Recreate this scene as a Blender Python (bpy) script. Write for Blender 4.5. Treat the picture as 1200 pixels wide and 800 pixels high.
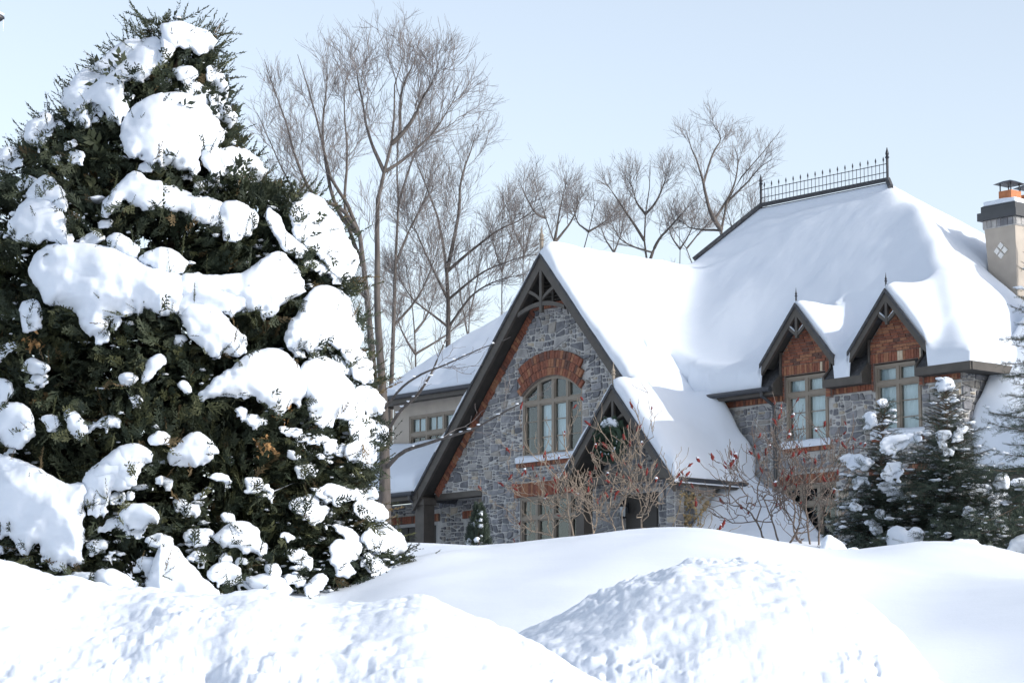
import bpy, math, random
import numpy as np
from mathutils import Vector, Matrix

for o in list(bpy.data.objects): bpy.data.objects.remove(o)
SC = bpy.context.scene
COL = SC.collection
R = math.radians

# ------------------------------------------------------------------ camera
FPX = 3150.0; HOR = 860.0
TILT = math.atan((HOR-400.0)/FPX)
EYE = np.array([0.0, 0.0, 1.7])
cd = bpy.data.cameras.new('camera'); cam = bpy.data.objects.new('camera', cd); COL.objects.link(cam)
cam.location = EYE; cam.rotation_euler = (math.pi/2+TILT, 0, 0)
cd.sensor_fit = 'HORIZONTAL'; cd.sensor_width = 36.0; cd.lens = FPX/1200.0*36.0
cd.clip_start = 0.1; cd.clip_end = 4000
SC.camera = cam

# ------------------------------------------------------------------ house axes (u along the facade, v into the house)
YAW = R(49)
U = np.array([math.cos(YAW), -math.sin(YAW), 0.0]); V = np.array([math.sin(YAW), math.cos(YAW), 0.0])

# ------------------------------------------------------------------ world, sun, exposure
sdir = U*0.79+V*0.33+np.array([0, 0, 0.42]); sdir /= np.linalg.norm(sdir)
w = bpy.data.worlds.new('World'); SC.world = w; w.use_nodes = True
nt = w.node_tree; bg = nt.nodes['Background']
sky = nt.nodes.new('ShaderNodeTexSky'); sky.sky_type = 'NISHITA'; sky.sun_disc = False
sky.sun_elevation = math.asin(sdir[2]); sky.sun_rotation = math.atan2(sdir[0], sdir[1])
sky.air_density = 1.0; sky.dust_density = 1.5; sky.ozone_density = 1.0; sky.altitude = 50
hs = nt.nodes.new('ShaderNodeHueSaturation'); hs.inputs['Saturation'].default_value = 0.58   # thin winter veil: the whole sky paler
nt.links.new(sky.outputs[0], hs.inputs['Color']); nt.links.new(hs.outputs[0], bg.inputs[0]); bg.inputs[1].default_value = 0.15
sl = bpy.data.lights.new('sun', 'SUN'); sl.energy = 2.0; sl.angle = R(0.55); sl.color = (1.0, 0.965, 0.91)
sun = bpy.data.objects.new('sun', sl); COL.objects.link(sun)
sun.rotation_euler = Vector(sdir).to_track_quat('Z', 'Y').to_euler(); sun.location = (20, -10, 40)
vs = SC.view_settings
vs.view_transform = 'Standard'; vs.look = 'None'; vs.gamma = 1.0; vs.use_curve_mapping = False; vs.exposure = 0.73

# ------------------------------------------------------------------ pixel helpers (a pixel is a direction; distance is given)
_c, _s = math.cos(TILT), math.sin(TILT)
def ray(px, py):
    px = np.asarray(px, float); py = np.asarray(py, float)
    x = (px-600.0)/FPX; z = (400.0-py)/FPX
    return np.stack([x, _c-_s*z, _s+_c*z], -1)
def at(px, py, Y):
    r = ray(px, py); return EYE+r*(np.asarray(Y)/r[..., 1])[..., None]
A0 = at(633, 297, 70.0)
O = np.array([A0[0], A0[1], 0.0])
G = 5.85                                  # ground level at the house
def hw(u, v, z): return O+U*u+V*v+np.array([0, 0, z])

# ------------------------------------------------------------------ numpy noise
def _hash(ix, iy, iz, seed):
    h = (ix.astype(np.int64)*374761393+iy.astype(np.int64)*668265263+iz.astype(np.int64)*2147483647+seed*974711) & 0xffffffff
    h = ((h ^ (h >> 13))*1274126177) & 0xffffffff
    h = (h ^ (h >> 16)) & 0xffff
    return h/32767.5-1.0
def noise3(x, y, z, seed=0):
    x, y, z = np.broadcast_arrays(np.asarray(x, float), np.asarray(y, float), np.asarray(z, float))
    ix, iy, iz = np.floor(x), np.floor(y), np.floor(z)
    fx, fy, fz = x-ix, y-iy, z-iz
    sm = lambda t: t*t*t*(t*(t*6-15)+10)
    a, b, c = sm(fx), sm(fy), sm(fz); r = 0
    for dx in (0, 1):
        wx = a if dx else 1-a
        for dy in (0, 1):
            wy = b if dy else 1-b
            for dz in (0, 1):
                wz = c if dz else 1-c
                r = r+wx*wy*wz*_hash(ix+dx, iy+dy, iz+dz, seed)
    return r
def fbm(x, y, z, seed=0, octv=4, gain=0.5):
    r = 0; amp = 1.0; f = 1.0
    for k in range(octv):
        r = r+amp*noise3(np.asarray(x)*f, np.asarray(y)*f, np.asarray(z)*f, seed+k*17); amp *= gain; f *= 2.03
    return r
def billow(x, y, z, seed=0, octv=4, gain=0.5):
    r = 0; amp = 1.0; f = 1.0
    for k in range(octv):
        r = r+amp*(2*np.abs(noise3(np.asarray(x)*f, np.asarray(y)*f, np.asarray(z)*f, seed+k*17))-0.5); amp *= gain; f *= 2.1
    return r
def sstep(a, b, x):
    t = np.clip((np.asarray(x, float)-a)/(b-a), 0, 1); return t*t*(3-2*t)

# ------------------------------------------------------------------ mesh helpers
class MB:
    def __init__(s): s.v = []; s.f = []; s.m = []
    def add(s, vs, fs, m=0):
        b = len(s.v); s.v += [tuple(map(float, p)) for p in vs]
        for f in fs: s.f.append(tuple(i+b for i in f)); s.m.append(m)
    def box(s, x0, x1, y0, y1, z0, z1, m=0):
        s.add([(x0, y0, z0), (x1, y0, z0), (x1, y1, z0), (x0, y1, z0), (x0, y0, z1), (x1, y0, z1), (x1, y1, z1), (x0, y1, z1)],
              [(0, 3, 2, 1), (4, 5, 6, 7), (0, 1, 5, 4), (1, 2, 6, 5), (2, 3, 7, 6), (3, 0, 4, 7)], m)
    def prism(s, poly, v0, v1, m=0):           # poly of (u,z), counter-clockwise seen from the front (-v)
        n = len(poly)
        vs = [(u, v0, z) for u, z in poly]+[(u, v1, z) for u, z in poly]
        fs = [tuple(range(n)), tuple(range(2*n-1, n-1, -1))]+[(i, i+n, (i+1) % n+n, (i+1) % n) for i in range(n)]
        s.add(vs, fs, m)
    def slab(s, pts, th, m=0):                 # polygon in space (ccw seen from above) with thickness downwards
        n = len(pts)
        vs = [p for p in pts]+[(p[0], p[1], p[2]-th) for p in pts]
        fs = [tuple(range(n)), tuple(range(2*n-1, n-1, -1))]+[(i, i+n, (i+1) % n+n, (i+1) % n) for i in range(n)]
        s.add(vs, fs, m)
    def tube(s, pts, rad, n=6, m=0, cap=True):
        pts = [np.asarray(p, float) for p in pts]; k = len(pts)
        if not hasattr(rad, '__len__'): rad = [rad]*k
        b = len(s.v); prev = None
        for i in range(k):
            t = pts[min(i+1, k-1)]-pts[max(i-1, 0)]; t = t/(np.linalg.norm(t)+1e-9)
            a = prev if prev is not None else (np.array([1., 0, 0]) if abs(t[0]) < .8 else np.array([0, 1., 0]))
            a = a-t*(a@t); a /= np.linalg.norm(a)+1e-9; bb = np.cross(t, a); prev = a
            for j in range(n):
                an = 2*math.pi*j/n; p = pts[i]+(a*math.cos(an)+bb*math.sin(an))*rad[i]
                s.v.append((float(p[0]), float(p[1]), float(p[2])))
        for i in range(k-1):
            for j in range(n):
                s.f.append((b+i*n+j, b+i*n+(j+1) % n, b+(i+1)*n+(j+1) % n, b+(i+1)*n+j)); s.m.append(m)
        if cap:
            s.f.append(tuple(b+j for j in range(n-1, -1, -1))); s.m.append(m)
            s.f.append(tuple(b+(k-1)*n+j for j in range(n))); s.m.append(m)
    def lathe(s, cx, cy, prof, n=12, m=0):     # prof of (r,z)
        b = len(s.v)
        for r, z in prof:
            for j in range(n):
                an = 2*math.pi*j/n; s.v.append((cx+r*math.cos(an), cy+r*math.sin(an), z))
        for i in range(len(prof)-1):
            for j in range(n):
                s.f.append((b+i*n+j, b+i*n+(j+1) % n, b+(i+1)*n+(j+1) % n, b+(i+1)*n+j)); s.m.append(m)
        s.f.append(tuple(b+j for j in range(n-1, -1, -1))); s.m.append(m)
        s.f.append(tuple(b+(len(prof)-1)*n+j for j in range(n))); s.m.append(m)
    def build(s, name, mats, parent=None, smooth=False, dz=0.0, **props):
        me = bpy.data.meshes.new(name)
        me.from_pydata([(a, b, c-dz) for a, b, c in s.v] if dz else s.v, [], s.f)
        mats = mats if isinstance(mats, (list, tuple)) else [mats]
        for q in mats: me.materials.append(q)
        if len(mats) > 1: me.polygons.foreach_set('material_index', s.m)
        if smooth: me.polygons.foreach_set('use_smooth', [True]*len(s.f))
        me.update()
        o = bpy.data.objects.new(name, me); COL.objects.link(o)
        if parent is not None: o.parent = parent
        for k, v in props.items(): o[k] = v
        return o
def npmesh(name, verts, quads, mat, parent=None, smooth=True, tris=None, mi=None, **props):
    me = bpy.data.meshes.new(name)
    verts = np.ascontiguousarray(verts, np.float32)
    fl = []; n = 0; starts = []; tot = []
    if quads is not None and len(quads): fl.append(np.asarray(quads, np.int32).ravel()); tot.append(np.full(len(quads), 4, np.int32))
    if tris is not None and len(tris): fl.append(np.asarray(tris, np.int32).ravel()); tot.append(np.full(len(tris), 3, np.int32))
    fl = np.concatenate(fl); tot = np.concatenate(tot)
    st = np.concatenate([[0], np.cumsum(tot)[:-1]]).astype(np.int32)
    me.vertices.add(len(verts)); me.vertices.foreach_set('co', verts.ravel())
    me.loops.add(len(fl)); me.loops.foreach_set('vertex_index', fl)
    me.polygons.add(len(tot)); me.polygons.foreach_set('loop_start', st); me.polygons.foreach_set('loop_total', tot)
    for q in (mat if isinstance(mat, (list, tuple)) else [mat]): me.materials.append(q)
    if mi is not None: me.polygons.foreach_set('material_index', np.asarray(mi, np.int32))
    if smooth: me.polygons.foreach_set('use_smooth', np.ones(len(tot), bool))
    me.update(calc_edges=True); me.validate()
    o = bpy.data.objects.new(name, me); COL.objects.link(o)
    if parent is not None: o.parent = parent
    for k, v in props.items(): o[k] = v
    return o
def thing(name, label, cat, loc=(0, 0, 0), rz=0.0, group=None):
    o = bpy.data.objects.new(name, None); COL.objects.link(o); o.empty_display_size = 0.3
    o.location = tuple(map(float, loc)); o.rotation_euler = (0, 0, rz); o['label'] = label; o['category'] = cat
    if group: o['group'] = group
    return o
def gridq(nr, nc, off=0):
    i, j = np.meshgrid(np.arange(nr-1), np.arange(nc-1), indexing='ij')
    a = (i*nc+j).ravel()+off
    return np.stack([a, a+1, a+nc+1, a+nc], 1)

# ------------------------------------------------------------------ materials
def mat(name, col, rough=0.7, var=0.0, vscale=6.0, bump=0.0, bscale=30.0, metal=0.0, spec=0.5, col2=None, detail=4.0, stretch=None):
    m = bpy.data.materials.new(name); m.use_nodes = True
    n = m.node_tree.nodes; l = m.node_tree.links; b = n['Principled BSDF']
    b.inputs['Base Color'].default_value = (*col, 1); b.inputs['Roughness'].default_value = rough
    b.inputs['Metallic'].default_value = metal; b.inputs['Specular IOR Level'].default_value = spec
    if var or bump or col2:
        tc = n.new('ShaderNodeTexCoord'); src = tc.outputs['Object']
        if stretch:
            mp = n.new('ShaderNodeMapping'); mp.inputs['Scale'].default_value = stretch; l.new(src, mp.inputs[0]); src = mp.outputs[0]
    if var or col2:
        t = n.new('ShaderNodeTexNoise'); t.inputs['Scale'].default_value = vscale; t.inputs['Detail'].default_value = detail
        l.new(src, t.inputs['Vector'])
        r = n.new('ShaderNodeValToRGB'); c2 = col2 or tuple(min(1, c*(1+var)) for c in col); c1 = tuple(c*(1-var) for c in col)
        r.color_ramp.elements[0].position = 0.32; r.color_ramp.elements[1].position = 0.68
        r.color_ramp.elements[0].color = (*c1, 1); r.color_ramp.elements[1].color = (*c2, 1)
        l.new(t.outputs['Fac'], r.inputs[0]); l.new(r.outputs[0], b.inputs['Base Color'])
    if bump:
        t2 = n.new('ShaderNodeTexNoise'); t2.inputs['Scale'].default_value = bscale; t2.inputs['Detail'].default_value = 6
        l.new(src, t2.inputs['Vector'])
        bp = n.new('ShaderNodeBump'); bp.inputs['Strength'].default_value = bump; bp.inputs['Distance'].default_value = 0.02
        l.new(t2.outputs['Fac'], bp.inputs['Height']); l.new(bp.outputs[0], b.inputs['Normal'])
    return m
def snowmat(name, bump=0.25, sc=(3.0, 22.0), dist=0.05):
    m = bpy.data.materials.new(name); m.use_nodes = True
    n = m.node_tree.nodes; l = m.node_tree.links; b = n['Principled BSDF']
    b.inputs['Base Color'].default_value = (0.69, 0.74, 0.815, 1); b.inputs['Roughness'].default_value = 0.62
    b.inputs['Specular IOR Level'].default_value = 0.25
    b.inputs['Subsurface Weight'].default_value = 0.35; b.inputs['Subsurface Radius'].default_value = (1.0, 1.0, 1.0); b.inputs['Subsurface Scale'].default_value = 0.025
    tc = n.new('ShaderNodeTexCoord'); prev = None
    for k, s in enumerate(sc):
        t = n.new('ShaderNodeTexNoise'); t.inputs['Scale'].default_value = s; t.inputs['Detail'].default_value = 5; t.inputs['Roughness'].default_value = 0.6
        l.new(tc.outputs['Object'], t.inputs['Vector'])
        bp = n.new('ShaderNodeBump'); bp.inputs['Strength'].default_value = bump; bp.inputs['Distance'].default_value = dist/(1+2.5*k)
        l.new(t.outputs['Fac'], bp.inputs['Height'])
        if prev: l.new(prev.outputs[0], bp.inputs['Normal'])
        prev = bp
    l.new(prev.outputs[0], b.inputs['Normal'])
    return m
M = {}
M['snow'] = snowmat('fresh_snow', 0.16, (2.2, 26.0))
M['snow_rough'] = snowmat('ploughed_snow', 0.3, (14.0, 60.0), 0.03)
M['snow_roof'] = snowmat('roof_snow_surface', 0.12, (1.6, 24.0), 0.04)
M['trim'] = mat('brown_grey_trim', (0.066, 0.058, 0.05), 0.6, 0.15, 4, 0.15, 40)
M['trim_light'] = mat('taupe_window_frame', (0.23, 0.195, 0.155), 0.55, 0.08, 5, 0.1, 40)
M['gutter'] = mat('dark_gutter_metal', (0.035, 0.038, 0.045), 0.35, 0.1, 4)
M['soffit'] = mat('dark_soffit', (0.045, 0.042, 0.038), 0.7, 0.15, 5, 0.2, 20)
M['shingle'] = mat('grey_shingle', (0.06, 0.062, 0.068), 0.85, 0.35, 14, 0.6, 60)
M['mortar'] = mat('pale_mortar', (0.46, 0.455, 0.445), 0.9, 0.14, 8, 0.5, 60)
M['brickmortar'] = mat('brick_mortar', (0.20, 0.16, 0.14), 0.9, 0.15, 12, 0.4, 60)
STONES = [((0.145, 0.148, 0.16), (0.235, 0.236, 0.246)), ((0.10, 0.103, 0.115), (0.18, 0.182, 0.193)), ((0.21, 0.208, 0.208), (0.32, 0.312, 0.305)),
          ((0.18, 0.17, 0.16), (0.30, 0.278, 0.25)), ((0.27, 0.238, 0.19), (0.40, 0.35, 0.285)), ((0.08, 0.083, 0.093), (0.145, 0.148, 0.16))]
M['stone'] = [mat('field_stone_%s' % n, a, 0.85, 0.0, 7, 0.7, 22, col2=b) for n, (a, b) in zip('abcdef', [[tuple(c*1.2 for c in t) for t in s] for s in STONES])]
BR = [((0.155, 0.05, 0.033), (0.25, 0.09, 0.056)), ((0.115, 0.04, 0.028), (0.19, 0.068, 0.045)), ((0.20, 0.082, 0.048), (0.30, 0.135, 0.08)), ((0.072, 0.034, 0.028), (0.135, 0.06, 0.047)), ((0.42, 0.33, 0.27), (0.52, 0.42, 0.34))]
M['brick'] = [mat('fired_brick_%s' % n, a, 0.85, 0.0, 14, 0.5, 50, col2=b) for n, (a, b) in zip('abcde', [[(t[0]*1.15, t[1]*1.2, t[2]*1.1) for t in s] for s in BR])]
M['stucco'] = mat('beige_stucco', (0.41, 0.365, 0.315), 0.92, 0.07, 3, 0.4, 90)
M['tile_white'] = mat('white_tile', (0.7, 0.69, 0.66), 0.5)
M['clay'] = mat('terracotta_flue', (0.42, 0.16, 0.07), 0.8, 0.15, 9)
M['iron'] = mat('black_iron', (0.018, 0.02, 0.028), 0.45, metal=0.3)
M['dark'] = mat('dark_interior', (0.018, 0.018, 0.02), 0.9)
M['curtain'] = mat('white_curtain', (0.82, 0.85, 0.87), 0.9, 0.12, 3.0, stretch=(6, 1, 0.6))
M['painted_reflection'] = mat('pale_painted_reflection', (0.82, 0.83, 0.83), 0.9, 0.08, 2.0)  # pale colour standing in for sky and snow reflected in the glass
M['garage'] = mat('dark_brown_door', (0.04, 0.036, 0.033), 0.6, 0.1, 3, 0.2, 30)
M['white_trim'] = mat('white_door_trim', (0.36, 0.36, 0.36), 0.6)
def glassmat():
    m = bpy.data.materials.new('window_glass'); m.use_nodes = True
    n = m.node_tree.nodes; l = m.node_tree.links; n.remove(n['Principled BSDF'])
    tr = n.new('ShaderNodeBsdfTransparent'); gl = n.new('ShaderNodeBsdfGlossy'); gl.inputs['Roughness'].default_value = 0.02
    tr.inputs[0].default_value = (0.82, 0.88, 0.9, 1)
    lw = n.new('ShaderNodeLayerWeight'); lw.inputs['Blend'].default_value = 0.5
    fr = n.new('ShaderNodeMapRange'); fr.inputs['To Min'].default_value = 0.02; fr.inputs['To Max'].default_value = 0.17
    l.new(lw.outputs['Facing'], fr.inputs['Value'])
    tc = n.new('ShaderNodeTexCoord'); t = n.new('ShaderNodeTexNoise'); t.inputs['Scale'].default_value = 1.6
    bp = n.new('ShaderNodeBump'); bp.inputs['Strength'].default_value = 0.02; bp.inputs['Distance'].default_value = 0.03
    l.new(tc.outputs['Object'], t.inputs['Vector']); l.new(t.outputs['Fac'], bp.inputs['Height']); l.new(bp.outputs[0], gl.inputs['Normal'])
    mx = n.new('ShaderNodeMixShader'); l.new(fr.outputs[0], mx.inputs[0]); l.new(tr.outputs[0], mx.inputs[1]); l.new(gl.outputs[0], mx.inputs[2])
    l.new(mx.outputs[0], n['Material Output'].inputs[0]); return m
M['glass'] = glassmat()
M['bark'] = mat('grey_brown_bark', (0.085, 0.074, 0.068), 0.9, 0.3, 9, 0.6, 25, stretch=(1, 1, 0.3))
M['twig'] = mat('pale_twig_bark', (0.19, 0.172, 0.168), 0.9, 0.2, 5)
M['twig_far'] = mat('dark_twig_bark', (0.12, 0.10, 0.095), 0.9, 0.2, 5)
M['sumac'] = mat('sumac_bark', (0.23, 0.185, 0.145), 0.9, 0.25, 7, 0.3, 30)
M['sumac2'] = mat('dark_sumac_bark', (0.13, 0.103, 0.088), 0.9, 0.25, 7, 0.3, 30)
M['fruit'] = mat('red_sumac_fruit', (0.15, 0.014, 0.011), 0.85, 0.45, 30, 0.6, 80)
M['cedar_bark'] = mat('cedar_bark', (0.11, 0.08, 0.06), 0.9, 0.3, 9, 0.6, 25)
M['cedar'] = [mat('cedar_green_%s' % n, a, 0.75, 0.2, 2) for n, a in zip('abcd', [(0.026, 0.036, 0.016), (0.018, 0.029, 0.015), (0.042, 0.048, 0.016), (0.10, 0.07, 0.03)])]
M['spruce'] = [mat('spruce_green_%s' % n, a, 0.7, 0.2, 3) for n, a in zip('ab', [(0.034, 0.052, 0.034), (0.024, 0.04, 0.029)])]
M['wreath'] = mat('wreath_green', (0.022, 0.05, 0.028), 0.6, 0.3, 20)
M['vine'] = mat('dry_vine_leaf', (0.36, 0.27, 0.15), 0.9, 0.3, 8)
M['deadleaf'] = mat('dead_leaf', (0.42, 0.24, 0.10), 0.9, 0.2, 8)
M['lampglass'] = mat('lamp_pale_glass', (0.45, 0.48, 0.5), 0.2)
M['ice'] = mat('icicle_ice', (0.75, 0.8, 0.85), 0.15)

# ================================================================== TERRAIN
def interp(px, tab):
    t = np.array(tab, float); return np.interp(px, t[:, 0], t[:, 1])
CREST = [(-900, 700), (0, 700), (430, 694), (462, 676), (490, 661), (520, 653), (560, 646), (600, 639), (640, 634.5), (700, 628.5), (740, 625), (790, 624.5), (830, 629), (870, 639), (920, 650), (960, 655), (1000, 652), (1050, 648), (1100, 649), (1150, 659), (1200, 667), (1400, 680), (2500, 690)]
YC = 44.0
def crest_z(x):
    px = 600+x/YC*FPX*_c
    py = interp(px, CREST)
    k = 9
    py = sum(interp(px+d, CREST) for d in np.linspace(-22, 22, k))/k
    return at(px, py, np.full_like(px, YC))[..., 2]
def terrain(x, y):
    zc = crest_z(np.asarray(x, float)); y = np.asarray(y, float)
    z28 = 2.15
    a = z28*sstep(13, 30, y)
    t = np.clip((y-28)/(YC-28), 0, 1)
    z = np.where(y < 28, a, 0)
    zz28 = z28*sstep(13, 30, 28.0)
    z = np.where((y >= 28) & (y < YC), zz28+(zc-zz28)*np.sin(t*math.pi/2)**1.15, z)
    z = np.where(y >= YC, zc+(G-zc)*sstep(YC+1.0, 60, y), z)
    n = 0.10*fbm(x*0.22, y*0.16, 0.0, 5, 3)+0.02*fbm(x*1.1+y*0.5, y*0.7, 3.3, 9, 3)
    z = z+n*sstep(13, 24, y)*(1-sstep(90, 130, y))*(1-0.75*sstep(42, 43.5, y)*(1-sstep(44.5, 46, y)))
    # soft drifts combed across the lawn bank
    z = z+0.05*np.sin(x*0.9-y*0.55+1.5*noise3(x*0.2, y*0.2, 0, 3))*sstep(29, 33, y)*(1-sstep(40, 43, y))
    # lawn tilted up right of the ploughed pile, shaped to darken its shading there
    xr = np.clip(x-3.6, 0, 6); z = z+0.17*(np.sqrt(xr*xr+.6)-.7746)*sstep(25, 29, y)*(1-sstep(30, 38, y))
    z = z-np.clip(y-110, 0, 1e9)*0.012
    return z
def axis(lo, a, b, hi, step, ncoarse):
    mid = np.arange(a, b+1e-6, step)
    g = np.linspace(0, 1, ncoarse)[1:]**3
    return np.concatenate([(a-(a-lo)*g)[::-1], mid, b+(hi-b)*g])
gx = axis(-1500, -13, 16, 1500, 0.2, 26); gy = axis(-400, 14, 62, 2500, 0.2, 26)
XX, YY = np.meshgrid(gx, gy)
ground = npmesh('snow_covered_ground', np.stack([XX, YY, terrain(XX, YY)], -1).reshape(-1, 3), gridq(len(gy), len(gx)), M['snow'], kind='structure')
ground['label'] = 'smooth snow covered lawn rising towards the house'

# ploughed banks: crest line traced, then given real depth and height
def bank(name, label, crest, Yc, depth, back, x0, x1, nx, ny, amp, seed, zf, rough=1.0, bow=0.0):
    px = np.linspace(x0, x1, nx); py = sum(interp(px+d, crest) for d in np.linspace(-14, 14, 7))/7
    Yl = Yc+bow*((px-(x0+x1)/2)/((x1-x0)/2))**2+0.07*fbm(px*0.012, 0, 0, seed, 2)
    C = at(px, py, Yl)
    tau = np.concatenate([np.linspace(0, 1, int(ny*.72)), np.linspace(1, 1.6, int(ny*.28))[1:]])
    T, I = np.meshgrid(tau, np.arange(nx), indexing='ij')
    cz = C[I, 2]; cx = C[I, 0]; cy = C[I, 1]
    y = np.where(T < 1, cy-depth*(1-T), cy+back*(T-1)/.6)
    tt = np.clip(T, 0, 1)
    z = np.where(T < 1, zf+(cz-zf)*np.sin(tt*math.pi/2)**0.85, cz-(cz-zf)*0.85*sstep(1, 1.6, T)**1.2)
    x = cx*(y/cy)
    lim = sstep(0.0, 0.12, T)*(1-0.55*np.exp(-((T-1)/0.03)**2))
    big = fbm(x*1.2, y*0.8, z*1.2, seed, 2, .5)*0.08
    med = (fbm(x*3.4, y*2.2, z*3.4, seed+40, 2, .5)*.04+billow(x*5, y*3.4, z*5, seed+41, 2, .5)*0.03)
    sel = sstep(-0.25, 0.55, fbm(x*0.8, y*0.7, z, seed+80, 2))
    fine = fbm(x*13, y*9, z*13, seed+60, 3, .6)*0.012*(0.3+1.0*sel)
    # thrown lumps: sparse small knobs
    kn = sstep(0.42, 0.8, noise3(x*8.5, y*6, z*8.5, seed+90))*0.05*(0.2+sel)
    d = (big+rough*.75*(med*(0.75+0.3*sel)+fine*1.2+kn*.6))*amp*lim
    v = np.stack([x, y-0.5*d, z+0.75*d], -1)
    o = npmesh(name, v.reshape(-1, 3), gridq(len(tau), nx), M['snow_rough'], label=label, category='snow bank')
    return o
BK1 = [(-200, 640), (-60, 652), (0, 664), (30, 674), (60, 684), (100, 688), (150, 694), (200, 697), (250, 702), (290, 697), (340, 706), (390, 716), (430, 709), (470, 703), (505, 704), (540, 722), (575, 738), (610, 754), (650, 772), (700, 798), (760, 835), (850, 880)]
bank('snow_bank', 'lumpy ploughed snowbank in the foreground below the big snowy evergreen', BK1, 24.5, 7.0, 4.0, -120, 800, 540, 205, 1.0, 11, 0.9)
BK2 = [(480, 800), (560, 772), (610, 748), (650, 726), (690, 703), (740, 678), (790, 662), (840, 655), (885, 655), (925, 661), (965, 675), (1005, 697), (1045, 731), (1080, 768), (1108, 800), (1160, 850)]
bank('snow_pile', 'rounded ploughed snow pile with a crumbly front below the gabled house', BK2, 30.5, 6.5, 4.5, 480, 1160, 420, 185, 0.95, 29, 1.6, 1.05, 0.0)

# ================================================================== HOUSE
house = thing('stone_house', 'large grey stone house with steep snow covered roofs and brick trimmed gables', 'house', (O[0], O[1], G), -YAW)
P1 = 1.145                                # roof pitch (rise over run)
RZ = 14.27                                # front gable ridge height
def zg(u): return RZ-P1*np.abs(u)
WV = 0.55                                 # front wall plane
MV = 2.25                                 # main (dormer) wall plane
EV = 1.85                                  # main eave line
EZ = 10.24
RV, RMZ, RU0, RU1 = 7.2, 16.25, 1.2, 5.85
KR = 0.86
def zmain(u, v):
    f = EZ+(RMZ-EZ)/(RV-EV)*(v-EV); b = RMZ-(RMZ-EZ)/(RV-EV)*(v-RV)
    return np.minimum(np.minimum(f, b), np.minimum(RMZ-P1*(RU0-u), RMZ-KR*(u-RU1)))
DORM = [(7.46, 12.2), (10.38, 12.2)]
DV = 1.80; DHW = 1.2

def hb(mb, name, mats, parent=house, **k): return mb.build(name, mats, parent, dz=G, **k)

# ---- 2D helpers
def clip(poly, a, b, c):                 # keep a*x+b*y<=c
    out = []
    for i in range(len(poly)):
        p, q = poly[i], poly[(i+1) % len(poly)]
        dp, dq = a*p[0]+b*p[1]-c, a*q[0]+b*q[1]-c
        if dp <= 0: out.append(p)
        if (dp < 0 and dq > 0) or (dp > 0 and dq < 0):
            t = dp/(dp-dq); out.append((p[0]+(q[0]-p[0])*t, p[1]+(q[1]-p[1])*t))
    return out
def area(p): return 0.5*sum(p[i][0]*p[(i+1) % len(p)][1]-p[(i+1) % len(p)][0]*p[i][1] for i in range(len(p)))
def wall_mesh(poly, holes, v0, v1, mb):
    xs = sorted(set([min(p[0] for p in poly), max(p[0] for p in poly)]+[h[i] for h in holes for i in (0, 1)]))
    for a, b in zip(xs[:-1], xs[1:]):
        if b-a < 1e-4: continue
        st = clip(clip(poly, 1, 0, b), -1, 0, -a)
        hs = sorted([(h[2], h[3]) for h in holes if h[0] < (a+b)/2 < h[1]])
        pieces = [st]
        for z0, z1 in hs:
            new = []
            for pc in pieces:
                for q in (clip(pc, 0, 1, z0), clip(pc, 0, -1, -z1)):
                    if len(q) > 2 and abs(area(q)) > 1e-5: new.append(q)
            pieces = new
        for pc in pieces:
            if len(pc) > 2 and abs(area(pc)) > 1e-5:
                if area(pc) < 0: pc = pc[::-1]
                mb.prism(pc, v0, v1)
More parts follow.
